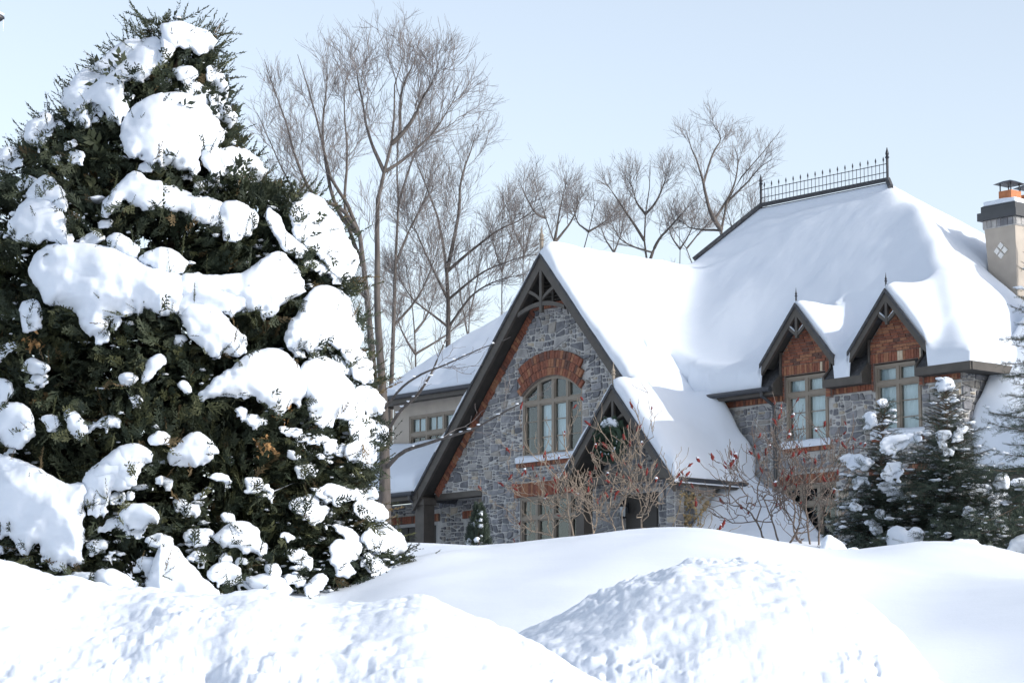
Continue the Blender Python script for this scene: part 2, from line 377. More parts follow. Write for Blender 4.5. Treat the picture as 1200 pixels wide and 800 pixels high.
# ---- rubble masonry: power-diagram cells, clipped at the outline and the openings
STONE_LIST = []
def stones(poly, holes, seed, place, wallobj, nbig=0, skip=None, smin=0.008, smax=0.125):
    rnd = random.Random(seed)
    def split(pg, depth):
        xs = [p[0] for p in pg]; zs = [p[1] for p in pg]; w_, h_ = max(xs)-min(xs), max(zs)-min(zs); A = abs(area(pg))
        lim = smin+(smax-smin)*rnd.random()**2.3
        if A < lim*rnd.uniform(.8, 1.5) or depth > 16: 
            cells.append(pg); return
        cu, cz = min(xs)+w_*rnd.uniform(.34, .66), min(zs)+h_*rnd.uniform(.34, .66)
        an = rnd.gauss(0, .16)
        if rnd.random() < .10: an += rnd.choice((-.5, .5))
        if w_ > h_*rnd.uniform(1.15, 2.3): n_ = (math.cos(an), math.sin(an))
        else: n_ = (math.sin(an*.6), math.cos(an*.6))
        c = n_[0]*cu+n_[1]*cz
        a = clip(pg, n_[0], n_[1], c); b = clip(pg, -n_[0], -n_[1], -c)
        for q in (a, b):
            if len(q) > 2 and abs(area(q)) > 1e-4: split(q, depth+1)
    cells = []; split(list(poly), 0)
    for pg in cells:
        if area(pg) < 0: pg = pg[::-1]
        u = sum(p[0] for p in pg)/len(pg); z = sum(p[1] for p in pg)/len(pg)
        if skip is not None and skip(u, z): continue
        if any(h[0] < u < h[1] and h[2] < z < h[3] for h in holes): continue
        for h in holes:
            sep = [(u-h[1], (-1, 0, -h[1]-.002)), (h[0]-u, (1, 0, h[0]-.002)), (z-h[3], (0, -1, -h[3]-.002)), (h[2]-z, (0, 1, h[2]-.002))]
            pg = clip(pg, *max(sep, key=lambda t: t[0])[1])
            if len(pg) < 3: break
        if len(pg) < 3: continue
        g_ = rnd.uniform(.009, .018)
        base_ = pg
        for p, q in zip(base_, base_[1:]+base_[:1]):            # mortar joint: pull every edge in
            n_ = (q[1]-p[1], -(q[0]-p[0])); L = math.hypot(*n_)
            if L < 1e-4: continue
            a_ = rnd.gauss(0, .035); n2 = (n_[0]/L+a_*(q[0]-p[0])/L, n_[1]/L+a_*(q[1]-p[1])/L)
            mx, mz = (p[0]+q[0])/2, (p[1]+q[1])/2
            pg = clip(pg, n2[0], n2[1], n2[0]*mx+n2[1]*mz-g_)
            if len(pg) < 3: break
        if len(pg) < 3 or area(pg) < 0.0025: continue
        pg = [p for k_, p in enumerate(pg) if math.hypot(p[0]-pg[k_-1][0], p[1]-pg[k_-1][1]) > 0.008]
        if len(pg) < 3: continue
        cu = sum(p[0] for p in pg)/len(pg); cz = sum(p[1] for p in pg)/len(pg)
        rd = []
        for k_ in range(len(pg)):
            a, b, c = pg[k_-1], pg[k_], pg[(k_+1) % len(pg)]
            la, lc = math.hypot(a[0]-b[0], a[1]-b[1]), math.hypot(c[0]-b[0], c[1]-b[1])
            c1 = min(.3, rnd.uniform(.008, .035)/max(la, .01)); c2 = min(.3, rnd.uniform(.008, .035)/max(lc, .01))
            rd += [(b[0]+(a[0]-b[0])*c1, b[1]+(a[1]-b[1])*c1), (b[0]+(c[0]-b[0])*c2, b[1]+(c[1]-b[1])*c2)]
        pg = rd; n = len(pg)
        hgt = rnd.uniform(0.015, 0.048); tl = [rnd.uniform(-.06, .06) for _ in range(2)]
        rad = math.sqrt(max(area(pg), 1e-4)/math.pi); f = 1-min(.012/max(rad, .03), .3)
        base = [place(a, b, 0.004) for a, b in pg]
        top = [place(cu+(a-cu)*f, cz+(b-cz)*f, -(hgt+tl[0]*(a-cu)+tl[1]*(b-cz))) for a, b in pg]
        vs_ = base+top+[place(cu, cz, -(hgt+0.004))]
        fs = [(k_, (k_+1) % n, n+(k_+1) % n, n+k_) for k_ in range(n)]+[(n+k_, n+(k_+1) % n, 2*n) for k_ in range(n)]
        mi = rnd.choices(range(6), (34, 22, 16, 12, 5, 11))[0]
        STONE_LIST.append((area(pg), vs_, fs, mi, wallobj))
def front(v): return lambda a, b, d: (a, v+d, b)

# ---- front gable wall
WU0, WU1, WZC = -0.16, 0, 0
AW0, AW1, AZ0, AZT = -1.34, 1.03, 8.98, 11.08      # arched window opening
ARC_A = (AW1-AW0)/2; ARC_R = (ARC_A**2+0.47**2)/(2*0.47); ACU = (AW0+AW1)/2; ACZ = AZT-ARC_R
def wtop(u): return RZ-0.22-P1*abs(u)
gpoly = [(-3.0, 5.7), (5.15, 5.7), (5.15, wtop(5.15)), (0, wtop(0)), (-5.05, wtop(5.05)), (-5.05, 8.26), (-3.0, 8.26)]
gp_full = [(-5.05, 5.7), (5.15, 5.7), (5.15, wtop(5.15)), (0, wtop(0)), (-5.05, wtop(5.05))]
LWIN = (-1.45, 1.15, 6.15, 7.92)
DOOR = (2.55, 3.85, 5.85, 7.75)
gholes = [(AW0, AW1, AZ0, AZT), LWIN, (-5.4, -3.0, 5.6, 8.26), DOOR]
mb = MB(); wall_mesh(gp_full, gholes, WV, WV+0.3, mb)
gwall = hb(mb, 'gable_wall', M['mortar'])
VENT = (-1.1, 1.1, 12.98, 14.1)
ARCHX = [(ACU-1.62, ACU+1.62, 10.62, 11.05), (ACU-1.5, ACU+1.5, 11.0, 11.55), (ACU-1.0, ACU+1.0, 11.3, 11.72)]
SILLX = (AW0-.15, AW1+.12, 8.70, 8.99); LINX = (-1.62, 1.32, 7.92, 8.32); LEDX = (-1.1, 1.1, 12.88, 14.2)
stones([(p[0]*0.965, p[1]-.06) if p[1] > 8.3 else p for p in gp_full], gholes+[SILLX, LINX, LEDX, (1.5, 5.3, 5.6, 6.4), (-5.2, 5.3, 5.5, 6.5)], 4, front(WV), gwall, nbig=90, skip=lambda u, z: z > 10.4 and math.hypot(u-ACU, z-ACZ) < ARC_R+.5 and abs(math.atan2(u-ACU, z-ACZ)) < .76)

def bricks_arc(parent, name, cu, cz, r0, r1, ha, n, v, seed, tilt=0.0):
    rnd = random.Random(seed)
    for k in range(n):
        a0 = -ha+2*ha*k/n; a1 = -ha+2*ha*(k+1)/n; g = 0.012/r0/2
        a0 += g; a1 -= g
        P = lambda r, a: (cu+r*math.sin(a), cz+r*math.cos(a))
        poly = [P(r0, a0), P(r0, a1), P(r1+rnd.uniform(-.01, .01), a1), P(r1, a0)]
        b = MB(); b.prism(poly, v-rnd.uniform(.0, .016), v+.06)
        hb(b, name, M['brick'][rnd.choices(range(4), (36, 28, 22, 14))[0]], parent)
mb = MB()
ap = [(ACU+r*math.sin(a), ACZ+r*math.cos(a)) for r, a in [(ARC_R, t) for t in np.linspace(-.72, .72, 15)]]
for k in range(14):
    a, b = -.74+1.48*k/14, -.74+1.48*(k+1)/14
    r1 = ARC_R+0.66 if abs((a+b)/2) < .56 else (ARC_R+.43 if abs((a+b)/2) < .64 else ARC_R+.21)
    mb.prism([(ACU+ARC_R*math.sin(a), ACZ+ARC_R*math.cos(a)), (ACU+ARC_R*math.sin(b), ACZ+ARC_R*math.cos(b)), (ACU+r1*math.sin(b), ACZ+r1*math.cos(b)), (ACU+r1*math.sin(a), ACZ+r1*math.cos(a))], WV-.062, WV+.05)
arch = hb(mb, 'brick_arch', M['brickmortar'])
bricks_arc(arch, 'brick', ACU, ACZ, ARC_R+.01, ARC_R+.21, .745, 26, WV-.08, 1)
bricks_arc(arch, 'brick', ACU, ACZ, ARC_R+.225, ARC_R+.43, .65, 25, WV-.08, 2)
bricks_arc(arch, 'brick', ACU, ACZ, ARC_R+.445, ARC_R+.66, .565, 24, WV-.08, 3)

def brick_row(parent, name, u0, u1, z0, z1, v0, v1, bw, seed, single=True, bricks=(40, 27, 23, 10), place=None, gap=.012):
    rnd = random.Random(seed); n = max(1, round((u1-u0)/bw)); w_ = (u1-u0)/n
    jb = MB()
    for k in range(n):
        d = rnd.uniform(0, .012); a, b = u0+w_*k+gap/2, u0+w_*(k+1)-gap/2; mi = rnd.choices(range(len(bricks)), bricks)[0]
        if single:
            m_ = MB(); m_.box(a, b, v0-d, v1, z0, z1); hb(m_, name, M['brick'][mi], parent)
        else: jb.box(a, b, v0-d, v1, z0, z1, mi)
    return jb
# brick sill under the arched window, lintel above the lower window, ledge under the vent
mb = MB(); mb.box(AW0-.16, AW1+.14, WV-.05, WV+.05, 8.715, 8.84); sill = hb(mb, 'brick_sill', M['brickmortar'])
brick_row(sill, 'brick', AW0-.16, AW1+.14, 8.72, 8.86, WV-.09, WV+.04, 0.085, 5)
mb = MB(); mb.box(-1.62, 1.32, WV-.03, WV+.05, 7.925, 8.30); lint = hb(mb, 'brick_lintel', M['brickmortar'])
brick_row(lint, 'brick', -1.62, 1.32, 7.93, 8.30, WV-.05, WV+.04, 0.095, 6)
mb = MB(); mb.box(-.92, .92, WV-.03, WV+.05, 12.88, 13.0); led = hb(mb, 'brick_ledge', M['brickmortar'])
brick_row(led, 'brick', -.92, .92, 12.89, 13.02, WV-.09, WV+.04, 0.10, 7)
# brick edging that climbs the left and right rake of the gable wall
for sgn in (-1, 1):
    mb = MB(); rnd = random.Random(sgn+20)
    ca, sa = 1/math.hypot(1, P1), P1/math.hypot(1, P1)
    a0 = (sgn*0.95, wtop(.95)); a1 = (sgn*5.0, wtop(5.0)) if sgn < 0 else (sgn*3.2, wtop(3.2))
    dx, dzz = a1[0]-a0[0], a1[1]-a0[1]; L = math.hypot(dx, dzz); tx, tz = dx/L, dzz/L; nx_, nz_ = (-tz, tx) if sgn < 0 else (tz, -tx)
    if nz_ > 0: nx_, nz_ = -nx_, -nz_
    q = lambda s, t: (a0[0]+tx*s+nx_*t, a0[1]+tz*s+nz_*t)
    pl = [q(0, 0.02), q(0, .25), q(L, .25), q(L, .02)]
    if area(pl) < 0: pl = pl[::-1]
    mb.prism(pl, WV-.03, WV+.05); rk = hb(mb, 'brick_rake', M['brickmortar'])
    n = int(L/0.11)
    for k in range(n):
        s0, s1 = L*k/n+.006, L*(k+1)/n-.006
        pl = [q(s0, .03), q(s0, .25+rnd.uniform(-.012, .012)), q(s1, .25), q(s1, .03)]
        if area(pl) < 0: pl = pl[::-1]
        b = MB(); b.prism(pl, WV-.05-rnd.uniform(0, .015), WV+.04); hb(b, 'brick', M['brick'][rnd.choices(range(4), (36, 30, 22, 12))[0]], rk)
# louvred vent in the peak
mb = MB(); pl = [(-.95, 13.02), (.95, 13.02), (0, 14.0)]; mb.prism(pl, WV-.02, WV+.02); vent = hb(mb, 'attic_vent', M['dark'])
for k in range(9):
    z = 13.06+k*.1; hwid = (14.0-z)/1.03*.95-.05
    if hwid < .08: continue
    b = MB(); b.add([(-hwid, WV-.10, z), (hwid, WV-.10, z), (hwid, WV-.03, z+.075), (-hwid, WV-.03, z+.075), (-hwid, WV-.10, z+.016), (hwid, WV-.10, z+.016), (hwid, WV-.03, z+.091), (-hwid, WV-.03, z+.091)],
                    [(0, 3, 2, 1), (4, 5, 6, 7), (0, 1, 5, 4), (1, 2, 6, 5), (2, 3, 7, 6), (3, 0, 4, 7)])
    hb(b, 'slat', M['trim'], vent)
b = MB(); b.box(-.035, .035, WV-.12, WV-.02, 13.02, 13.95); hb(b, 'mullion', M['trim'], vent)

# ---- windows
def window(u0, u1, z0, z1, v, cols, transoms, rows, name='window', parent=house, backs=None, fr=0.07, arc=None, mats='trim_light', xform=None, mun=True):
    """mullioned window set into a wall whose face is at v; transoms: heights of heavy bars; rows: thin bars per band"""
    cols = [u0+(u1-u0)*c for c in cols]; bands = [z0]+transoms+[z1]
    F = MB(); vf = v+.02; vb = v+.16
    T = (lambda u: z1) if arc is None else (lambda u: arc[1]+math.sqrt(max(arc[2]**2-(u-arc[0])**2, 0)))
    zt = lambda u: min(T(u), z1)
    F.box(u0, u0+fr, vf, vb, z0, zt(u0+fr)); F.box(u1-fr, u1, vf, vb, z0, zt(u1-fr)); F.box(u0+fr, u1-fr, vf, vb, z0, z0+fr)
    if arc is None: F.box(u0+fr, u1-fr, vf, vb, z1-fr, z1)
    else:
        N = 16
        for k in range(N):
            a, b = u0+(u1-u0)*k/N, u0+(u1-u0)*(k+1)/N
            F.prism([(a, T(a)-fr*1.15), (b, T(b)-fr*1.15), (b, T(b)+.02), (a, T(a)+.02)], vf-.004, vb-.004)
    for c in cols[1:-1]: F.box(c-fr*.62, c+fr*.62, vf+.006, vb, z0+fr, zt(c)-fr)
    for t in transoms: F.box(u0+fr, u1-fr, vf+.003, vb, t-fr*.7, t+fr*.7)
    W = hb(F, name, M[mats], parent)
    for i in range(len(cols)-1):
        a, b = cols[i]+fr*.62, cols[i+1]-fr*.62
        if i == 0: a = u0+fr
        if i == len(cols)-2: b = u1-fr
        for j in range(len(bands)-1):
            lo = bands[j]+(fr if j == 0 else fr*.7); hi = bands[j+1]-(fr if j == len(bands)-2 else fr*.7)
            if arc is not None and j == len(bands)-2: hi = min(zt((a+b)/2)-fr, z1)
            # sash
            s = MB(); sw = .035
            tp = [hi, hi] if (arc is None or j < len(bands)-2) else [zt(a)-fr*1.1, zt(b)-fr*1.1]
            s.box(a, a+sw, vf+.03, vb-.02, lo, tp[0]); s.box(b-sw, b, vf+.03, vb-.02, lo, tp[1]); s.box(a+sw, b-sw, vf+.03, vb-.02, lo, lo+sw)
            if arc is None or j < len(bands)-2: s.box(a+sw, b-sw, vf+.03, vb-.02, hi-sw, hi)
            hb(s, 'sash', M[mats], W)
            nr = rows[j]
            for k in range(nr):
                l2, h2 = lo+(hi-lo)*k/nr, lo+(hi-lo)*(k+1)/nr
                g = MB()
                if arc is not None and j == len(bands)-2: g.prism([(a+sw, l2), (b-sw, l2), (b-sw, zt(b)-fr), (a+sw, zt(a)-fr)], vf+.075, vf+.085)
                else: g.prism([(a+sw, l2+.006), (b-sw, l2+.006), (b-sw, h2-.006), (a+sw, h2-.006)], vf+.075, vf+.085)
                hb(g, 'pane', M['glass'], W)
                if k:
                    q_ = MB(); q_.box(a+sw, b-sw, vf+.06, vf+.10, l2-.012, l2+.012); hb(q_, 'muntin', M[mats], W)
            bk = backs.get((i, j)) if backs else None
            if bk:
                c_ = MB(); n = 10
                ww = (b-a)/n
                for k in range(n):
                    d = .02*(k % 2)
                    c_.add([(a+ww*k, v+.165+d, lo), (a+ww*(k+1), v+.165+.02-d, lo), (a+ww*(k+1), v+.165+.02-d, hi), (a+ww*k, v+.165+d, hi)], [(0, 1, 2, 3)])
                hb(c_, 'curtain' if bk == 'curtain' else 'painted_reflection', M[bk], W)
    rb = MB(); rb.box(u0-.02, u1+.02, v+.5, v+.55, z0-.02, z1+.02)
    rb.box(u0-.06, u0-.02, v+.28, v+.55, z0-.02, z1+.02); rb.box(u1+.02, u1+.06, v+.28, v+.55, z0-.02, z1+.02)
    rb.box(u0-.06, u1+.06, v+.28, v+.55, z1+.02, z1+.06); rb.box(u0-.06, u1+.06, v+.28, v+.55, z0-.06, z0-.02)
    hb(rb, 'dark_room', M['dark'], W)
    return W
aw = window(AW0, AW1, AZ0, AZT, WV, (0, .26, .5, .74, 1), [10.42], [3, 1], 'arched_window', backs={(1, 0): 'curtain', (2, 0): 'curtain'}, arc=(ACU, ACZ, ARC_R))
aw['label'] = 'arched four-light window with pale curtains'
window(LWIN[0], LWIN[1], LWIN[2], LWIN[3], WV, (0, .25, .5, .75, 1), [7.36], [2, 1], 'ground_floor_window')
# entrance door in the porch
mb = MB(); mb.box(DOOR[0], DOOR[1], WV+.1, WV+.16, DOOR[2], DOOR[3]); dr = hb(mb, 'front_door', M['garage'])
for k in range(2):
    b = MB(); b.box(DOOR[0]+.15+k*.55, DOOR[0]+.6+k*.55, WV+.08, WV+.10, 6.2, 7.5); hb(b, 'panel', M['garage'], dr)

# ---- bargeboards, soffits and truss ornament of a gable
def gable_trim(name, uc, zr, v, hwL, hwR, depth, th, soffit_to, orn='arch', wdt=0.09, pitch=P1):
    mb = MB()
    for sgn, hwid in ((-1, hwL), (1, hwR)):
        e = uc+sgn*hwid; ze = zr-pitch*hwid
        pl = [(uc, zr-th), (uc, zr), (e, ze), (e-sgn*.0, ze-th)]
        if area(pl) < 0: pl = pl[::-1]
        mb.prism(pl, v, v+wdt)
    W = hb(mb, name, M['trim'])
    mb = MB()
    for sgn, hwid in ((-1, hwL), (1, hwR)):
        e = uc+sgn*hwid; ze = zr-pitch*hwid
        pl = [(uc+sgn*.02, zr-th*.42), (uc+sgn*.02, zr-th*.30), (e-sgn*.02, ze-th*.30+pitch*.02), (e-sgn*.02, ze-th*.42+pitch*.02)]
        if area(pl) < 0: pl = pl[::-1]
        mb.prism(pl, v+wdt, soffit_to)
    hb(mb, 'soffit', M['soffit'], W)
    # drip edge moulding
    mb = MB()
    for sgn, hwid in ((-1, hwL), (1, hwR)):
        e = uc+sgn*(hwid+.03); ze = zr-pitch*(hwid+.03)
        pl = [(uc, zr-.06), (uc, zr+.035), (e, ze+.035), (e, ze-.06)]
        if area(pl) < 0: pl = pl[::-1]
        mb.prism(pl, v-.04, v-.002)
    hb(mb, 'shingle_edge', M['shingle'], W)
    return W
def ornament(parent, uc, zr, v, th, h, kind, scale=1.0):
    """king post with braces in the peak"""
    zt_ = zr-th-.02; w_ = .075*scale
    b = MB(); b.box(uc-w_/2, uc+w_/2, v+.004, v+.09, zt_-h, zr-th*.6); hb(b, 'king_post', M['trim'], parent)
    half = lambda z: (zr-th-z)/P1
    if kind == 'arch':
        zb = zt_-h*.80
        hwid = half(zb-.12)
        pts = [(uc+hwid*s, zb-.20*s*s) for s in np.linspace(-1, 1, 15)]
        b = MB()
        for p, q in zip(pts[:-1], pts[1:]): b.prism([(p[0], p[1]-w_*.6), (q[0], q[1]-w_*.6), (q[0], q[1]+w_*.6), (p[0], p[1]+w_*.6)], v+.012, v+.085)
        hb(b, 'arched_brace', M['trim'], parent)
        for sg in (-1, 1):
            b = MB(); e = half(zb+h*.28)
            pts = [(uc+sg*(e*s), zb+.02+h*.33*(s**.55)) for s in np.linspace(0, 1.0, 8)]
            for p, q in zip(pts[:-1], pts[1:]):
                pl = [(p[0], p[1]-w_*.5), (q[0], q[1]-w_*.5), (q[0], q[1]+w_*.5), (p[0], p[1]+w_*.5)]
                if area(pl) < 0: pl = pl[::-1]
                b.prism(pl, v+.02, v+.08)
            hb(b, 'strut', M['trim'], parent)
    else:
        for sg in (-1, 1):
            zb = zt_-h*.86; e = half(zb+h*.36)
            pl = [(uc, zb-w_*.7), (uc+sg*e, zb+h*.36-w_*.7), (uc+sg*e, zb+h*.36+w_*.7), (uc, zb+w_*.7)]
            if area(pl) < 0: pl = pl[::-1]
            b = MB(); b.prism(pl, v+.015, v+.085); hb(b, 'strut', M['trim'], parent)
            s = MB(); pl = [(uc+sg*.03, zb+w_*.75), (uc+sg*e*.97, zb+h*.35+w_*.75), (uc+sg*e*.97, zb+h*.35+w_*.75+.03), (uc+sg*.03, zb+w_*.75+.03)]
            if area(pl) < 0: pl = pl[::-1]
            s.prism(pl, v+.02, v+.08); hb(s, 'strut_snow', M['snow'], parent)
def finial(parent, u, v, z, h, r=.035, m='trim_light'):
    b = MB(); b.lathe(u, v, [(r, z-.1), (r, z+h*.45), (r*1.7, z+h*.5), (r*.9, z+h*.56), (r*1.3, z+h*.64), (r*.6, z+h*.75), (r*.12, z+h)], 8)
    hb(b, 'finial', M[m], parent, smooth=False)

# front gable
gt = gable_trim('gable_bargeboard', 0, RZ, 0.0, 5.3, 3.35, .42, .40, WV+.02)
ornament(gt, 0, RZ, 0.0, .40, 1.15, 'arch', 1.25)
finial(gt, 0, .05, RZ, .75, .05)
# porch gable
PU, PZ, PV = 3.41, 10.36, -0.62
pt = gable_trim('porch_bargeboard', PU, PZ, PV, 1.98, 2.16, .32, .33, WV-.05)
ornament(pt, PU, PZ, PV, .33, .85, 'arch', 1.0)
finial(pt, PU, PV+.05, PZ, .6, .04)
# roof slabs
mb = MB(); e = 5.32
mb.slab([(0, .09, RZ-.001), (0, 7.0, RZ-.001), (-e, 7.0, zg(e)), (-e, .09, zg(e))], .12)
mb.slab([(0, .09, RZ-.003), (3.41, .09, zg(3.41)), (5.58, .09, zg(5.58)), (5.58, MV, zg(5.58)), (3.6, MV, zg(3.6)), (0, 5.6, RZ-.003)], .12)
hb(mb, 'gable_roof', M['shingle'])
mb = MB()
mb.slab([(PU, PV+.09, PZ-.004), (PU-1.98, PV+.09, PZ-P1*1.98), (PU-1.98, WV, PZ-P1*1.98), (PU, WV, PZ-.004)][::-1], .10)
mb.slab([(PU, PV+.09, PZ-.006), (PU+2.17, PV+.09, PZ-.006-P1*2.17), (PU+2.17, .085, PZ-.006-P1*2.17), (PU, .085, PZ-.006)], .10)
hb(mb, 'porch_roof', M['shingle'])
# main roof
zf = lambda u, v: float(zmain(u, v))
mb = MB()
HL = (RU0-(RMZ-RZ)/P1, RV-(RMZ-RZ)/1.144, RZ)
CU_ = 12.88
E1, E2, E3, E4 = DORM[0][0]-.88, DORM[0][0]+.88, DORM[1][0]-.88, DORM[1][0]+.88
nz = lambda v: EZ+(RMZ-EZ)/(RV-EV)*(v-EV)
s1 = [(4.3, EV, EZ), (E1, EV, EZ), (E1, EV+1.3, nz(EV+1.3)), (E2, EV+1.3, nz(EV+1.3)), (E2, EV, EZ), (E3, EV, EZ), (E3, EV+1.3, nz(EV+1.3)), (E4, EV+1.3, nz(EV+1.3)), (E4, EV, EZ), (CU_, EV, EZ), (RU1, RV, RMZ), (RU0, RV, RMZ), (HL[0], HL[1], HL[2]), (3.45, EV+.03, EZ+.03)]
mb.slab(s1, .1)
mb.slab([(RU1, RV, RMZ-.002), (CU_, EV, EZ-.002), (CU_, RV+5.2, EZ-.002)], .1)
mb.slab([(RU0, RV, RMZ-.003), (RU1, RV, RMZ-.003), (CU_, RV+5.2, EZ-.003), (-4, RV+5.2, EZ-.003)], .1)
mb.slab([(RU0, RV, RMZ-.004), (-4, RV+5.2, EZ-.004), (-4, EV, EZ-.004), (HL[0], HL[1], HL[2]-.004)], .1)
hb(mb, 'main_roof', M['shingle'])
# ridge cap and hip cap that stay free of snow
b = MB(); b.tube([(RU0-.05, RV, RMZ+.08), (RU1+.05, RV, RMZ+.08)], .06, 6)
b.tube([(RU0, RV, RMZ+.08), (RU0-1.35, RV-1.33, RMZ+.08-1.52)], .07, 6)
b.tube([(RU1, RV, RMZ+.08), (RU1+.28, RV-.2, RMZ-.2)], .08, 6)
hb(b, 'ridge_cap', M['shingle'])
# iron cresting on the ridge
b = MB(); b.box(RU0, RU1, RV-.008, RV+.008, RMZ+.27, RMZ+.288); crest = hb(b, 'ridge_cresting', M['iron'])
b = MB(); b.box(RU0, RU1, RV-.008, RV+.008, RMZ+.50, RMZ+.518); hb(b, 'rail', M['iron'], crest)
for u in (RU0, RU1):
    b = MB(); b.lathe(u, RV, [(.035, RMZ), (.035, RMZ+.64), (.06, RMZ+.68), (.035, RMZ+.72), (.05, RMZ+.78), (.008, RMZ+.95)], 8); hb(b, 'post', M['iron'], crest)
n = 34
for k in range(1, n):
    u = RU0+(RU1-RU0)*k/n; tall = k % 2 == 1
    b = MB(); zt_ = RMZ+(.57 if tall else .53)
    b.box(u-.006, u+.006, RV-.006, RV+.006, RMZ+.08, zt_)
    if tall: b.lathe(u, RV, [(.008, zt_), (.022, zt_+.05), (.022, zt_+.08), (.003, zt_+.15)], 6)
    hb(b, 'picket', M['iron'], crest)

# ---- main wall with two wall dormers
RWU = 11.98
mpoly = [(4.2, 5.7), (RWU, 5.7), (RWU, EZ-.12), (4.2, EZ-.12)]
W1 = (6.72, 8.10, 8.70, 10.48); W2 = (9.65, 11.06, 8.70, 10.48)
E1, E2, E3, E4 = DORM[0][0]-.88, DORM[0][0]+.88, DORM[1][0]-.88, DORM[1][0]+.88
mholes = [W1, W2, (6.55, 8.3, 6.2, 7.78), (9.5, 11.1, 6.2, 7.78)]
mb = MB(); wall_mesh(mpoly, mholes, MV, MV+.3, mb)
mwall = hb(mb, 'main_wall', M['mortar'])
EXH = [(W1[0]-.02, W1[1]+.02, 8.5, 10.9), (W2[0]-.02, W2[1]+.02, 8.5, 10.9), (4.2, 12.5, 9.88, 10.4), (6.45, 8.4, 7.7, 8.06), (9.4, 11.2, 7.7, 8.06), (4, 13, 5.5, 6.5)]
stones(mpoly, mholes+EXH, 9, front(MV), mwall, nbig=60)
# side wall facing right
mb = MB(); mb.box(RWU-.02, RWU+.28, MV+.301, 7, 5.7, EZ-.12); swall = hb(mb, 'side_wall', M['mortar'])
mb = MB(); mb.box(RWU+.001, RWU+.28, MV, MV+.299, 5.7, EZ-.12); hb(mb, 'corner_pier', M['mortar'])
stones([(MV-.0, 6.5), (4.6, 6.5), (4.6, EZ-.15), (MV-.0, EZ-.15)], [], 12, lambda a, b, d: (RWU+.28-d, a, b), swall, nbig=14)
stones([(RWU+.0, 6.5), (RWU+.28, 6.5), (RWU+.28, EZ-.4), (RWU, EZ-.4)], [], 13, front(MV), swall, nbig=8)
# porch side wall facing right, under the low eave
PWU = 5.15
mb = MB(); mb.box(PWU-.3, PWU, WV+.301, MV-.001, 5.7, 8.15); mb.box(PWU-.3, PWU, -.15, .15, 5.7, 8.15); mb.box(PWU-.3, PWU, .15, WV, 7.8, 8.15)
pwall = hb(mb, 'porch_side_wall', M['mortar'])
stones([(WV+.62, 6.4), (MV, 6.4), (MV, 8.1), (WV+.62, 8.1)], [], 14, lambda a, b, d: (PWU-d, a, b), pwall, nbig=14)
stones([(-.15, 6.4), (.15, 6.4), (.15, 7.8), (-.15, 7.8)], [], 16, lambda a, b, d: (PWU-d, a, b), pwall, nbig=8)
stones([(PWU-.3, 6.4), (PWU, 6.4), (PWU, 7.8), (PWU-.3, 7.8)], [], 17, front(-.15), pwall, nbig=8)
# porch post on the left
b = MB(); b.box(1.75, 2.05, -.35, -.05, 5.8, 8.25); hb(b, 'porch_post', M['trim'])
b = MB(); b.box(1.6, 5.3, -.35, -.12, 7.95, 8.15); hb(b, 'porch_beam', M['trim'])
# eave brick band on the main wall
for a, c in ((4.3, W1[0]-.10), (W1[1]+.1, W2[0]-.1), (W2[1]+.1, RWU+.28)):
    mb = MB(); mb.box(a, c, MV-.02, MV+.05, 9.9, EZ-.18); band = hb(mb, 'brick_band', M['brickmortar'])
jb = MB()
for s_, (a, c) in enumerate(((4.3, W1[0]-.12), (W1[1]+.12, W2[0]-.12), (W2[1]+.12, RWU+.28))):
    q = brick_row(band, 'brick', a, c, 9.91, EZ-.185, MV-.045, MV+.02, .085, 31+s_, False); jb.v, b0 = jb.v, len(jb.v); jb.v += q.v; jb.f += [tuple(i+b0 for i in f) for f in q.f]; jb.m += q.m
hb(jb, 'soldier_bricks', M['brick'][:4], band, kind='stuff')
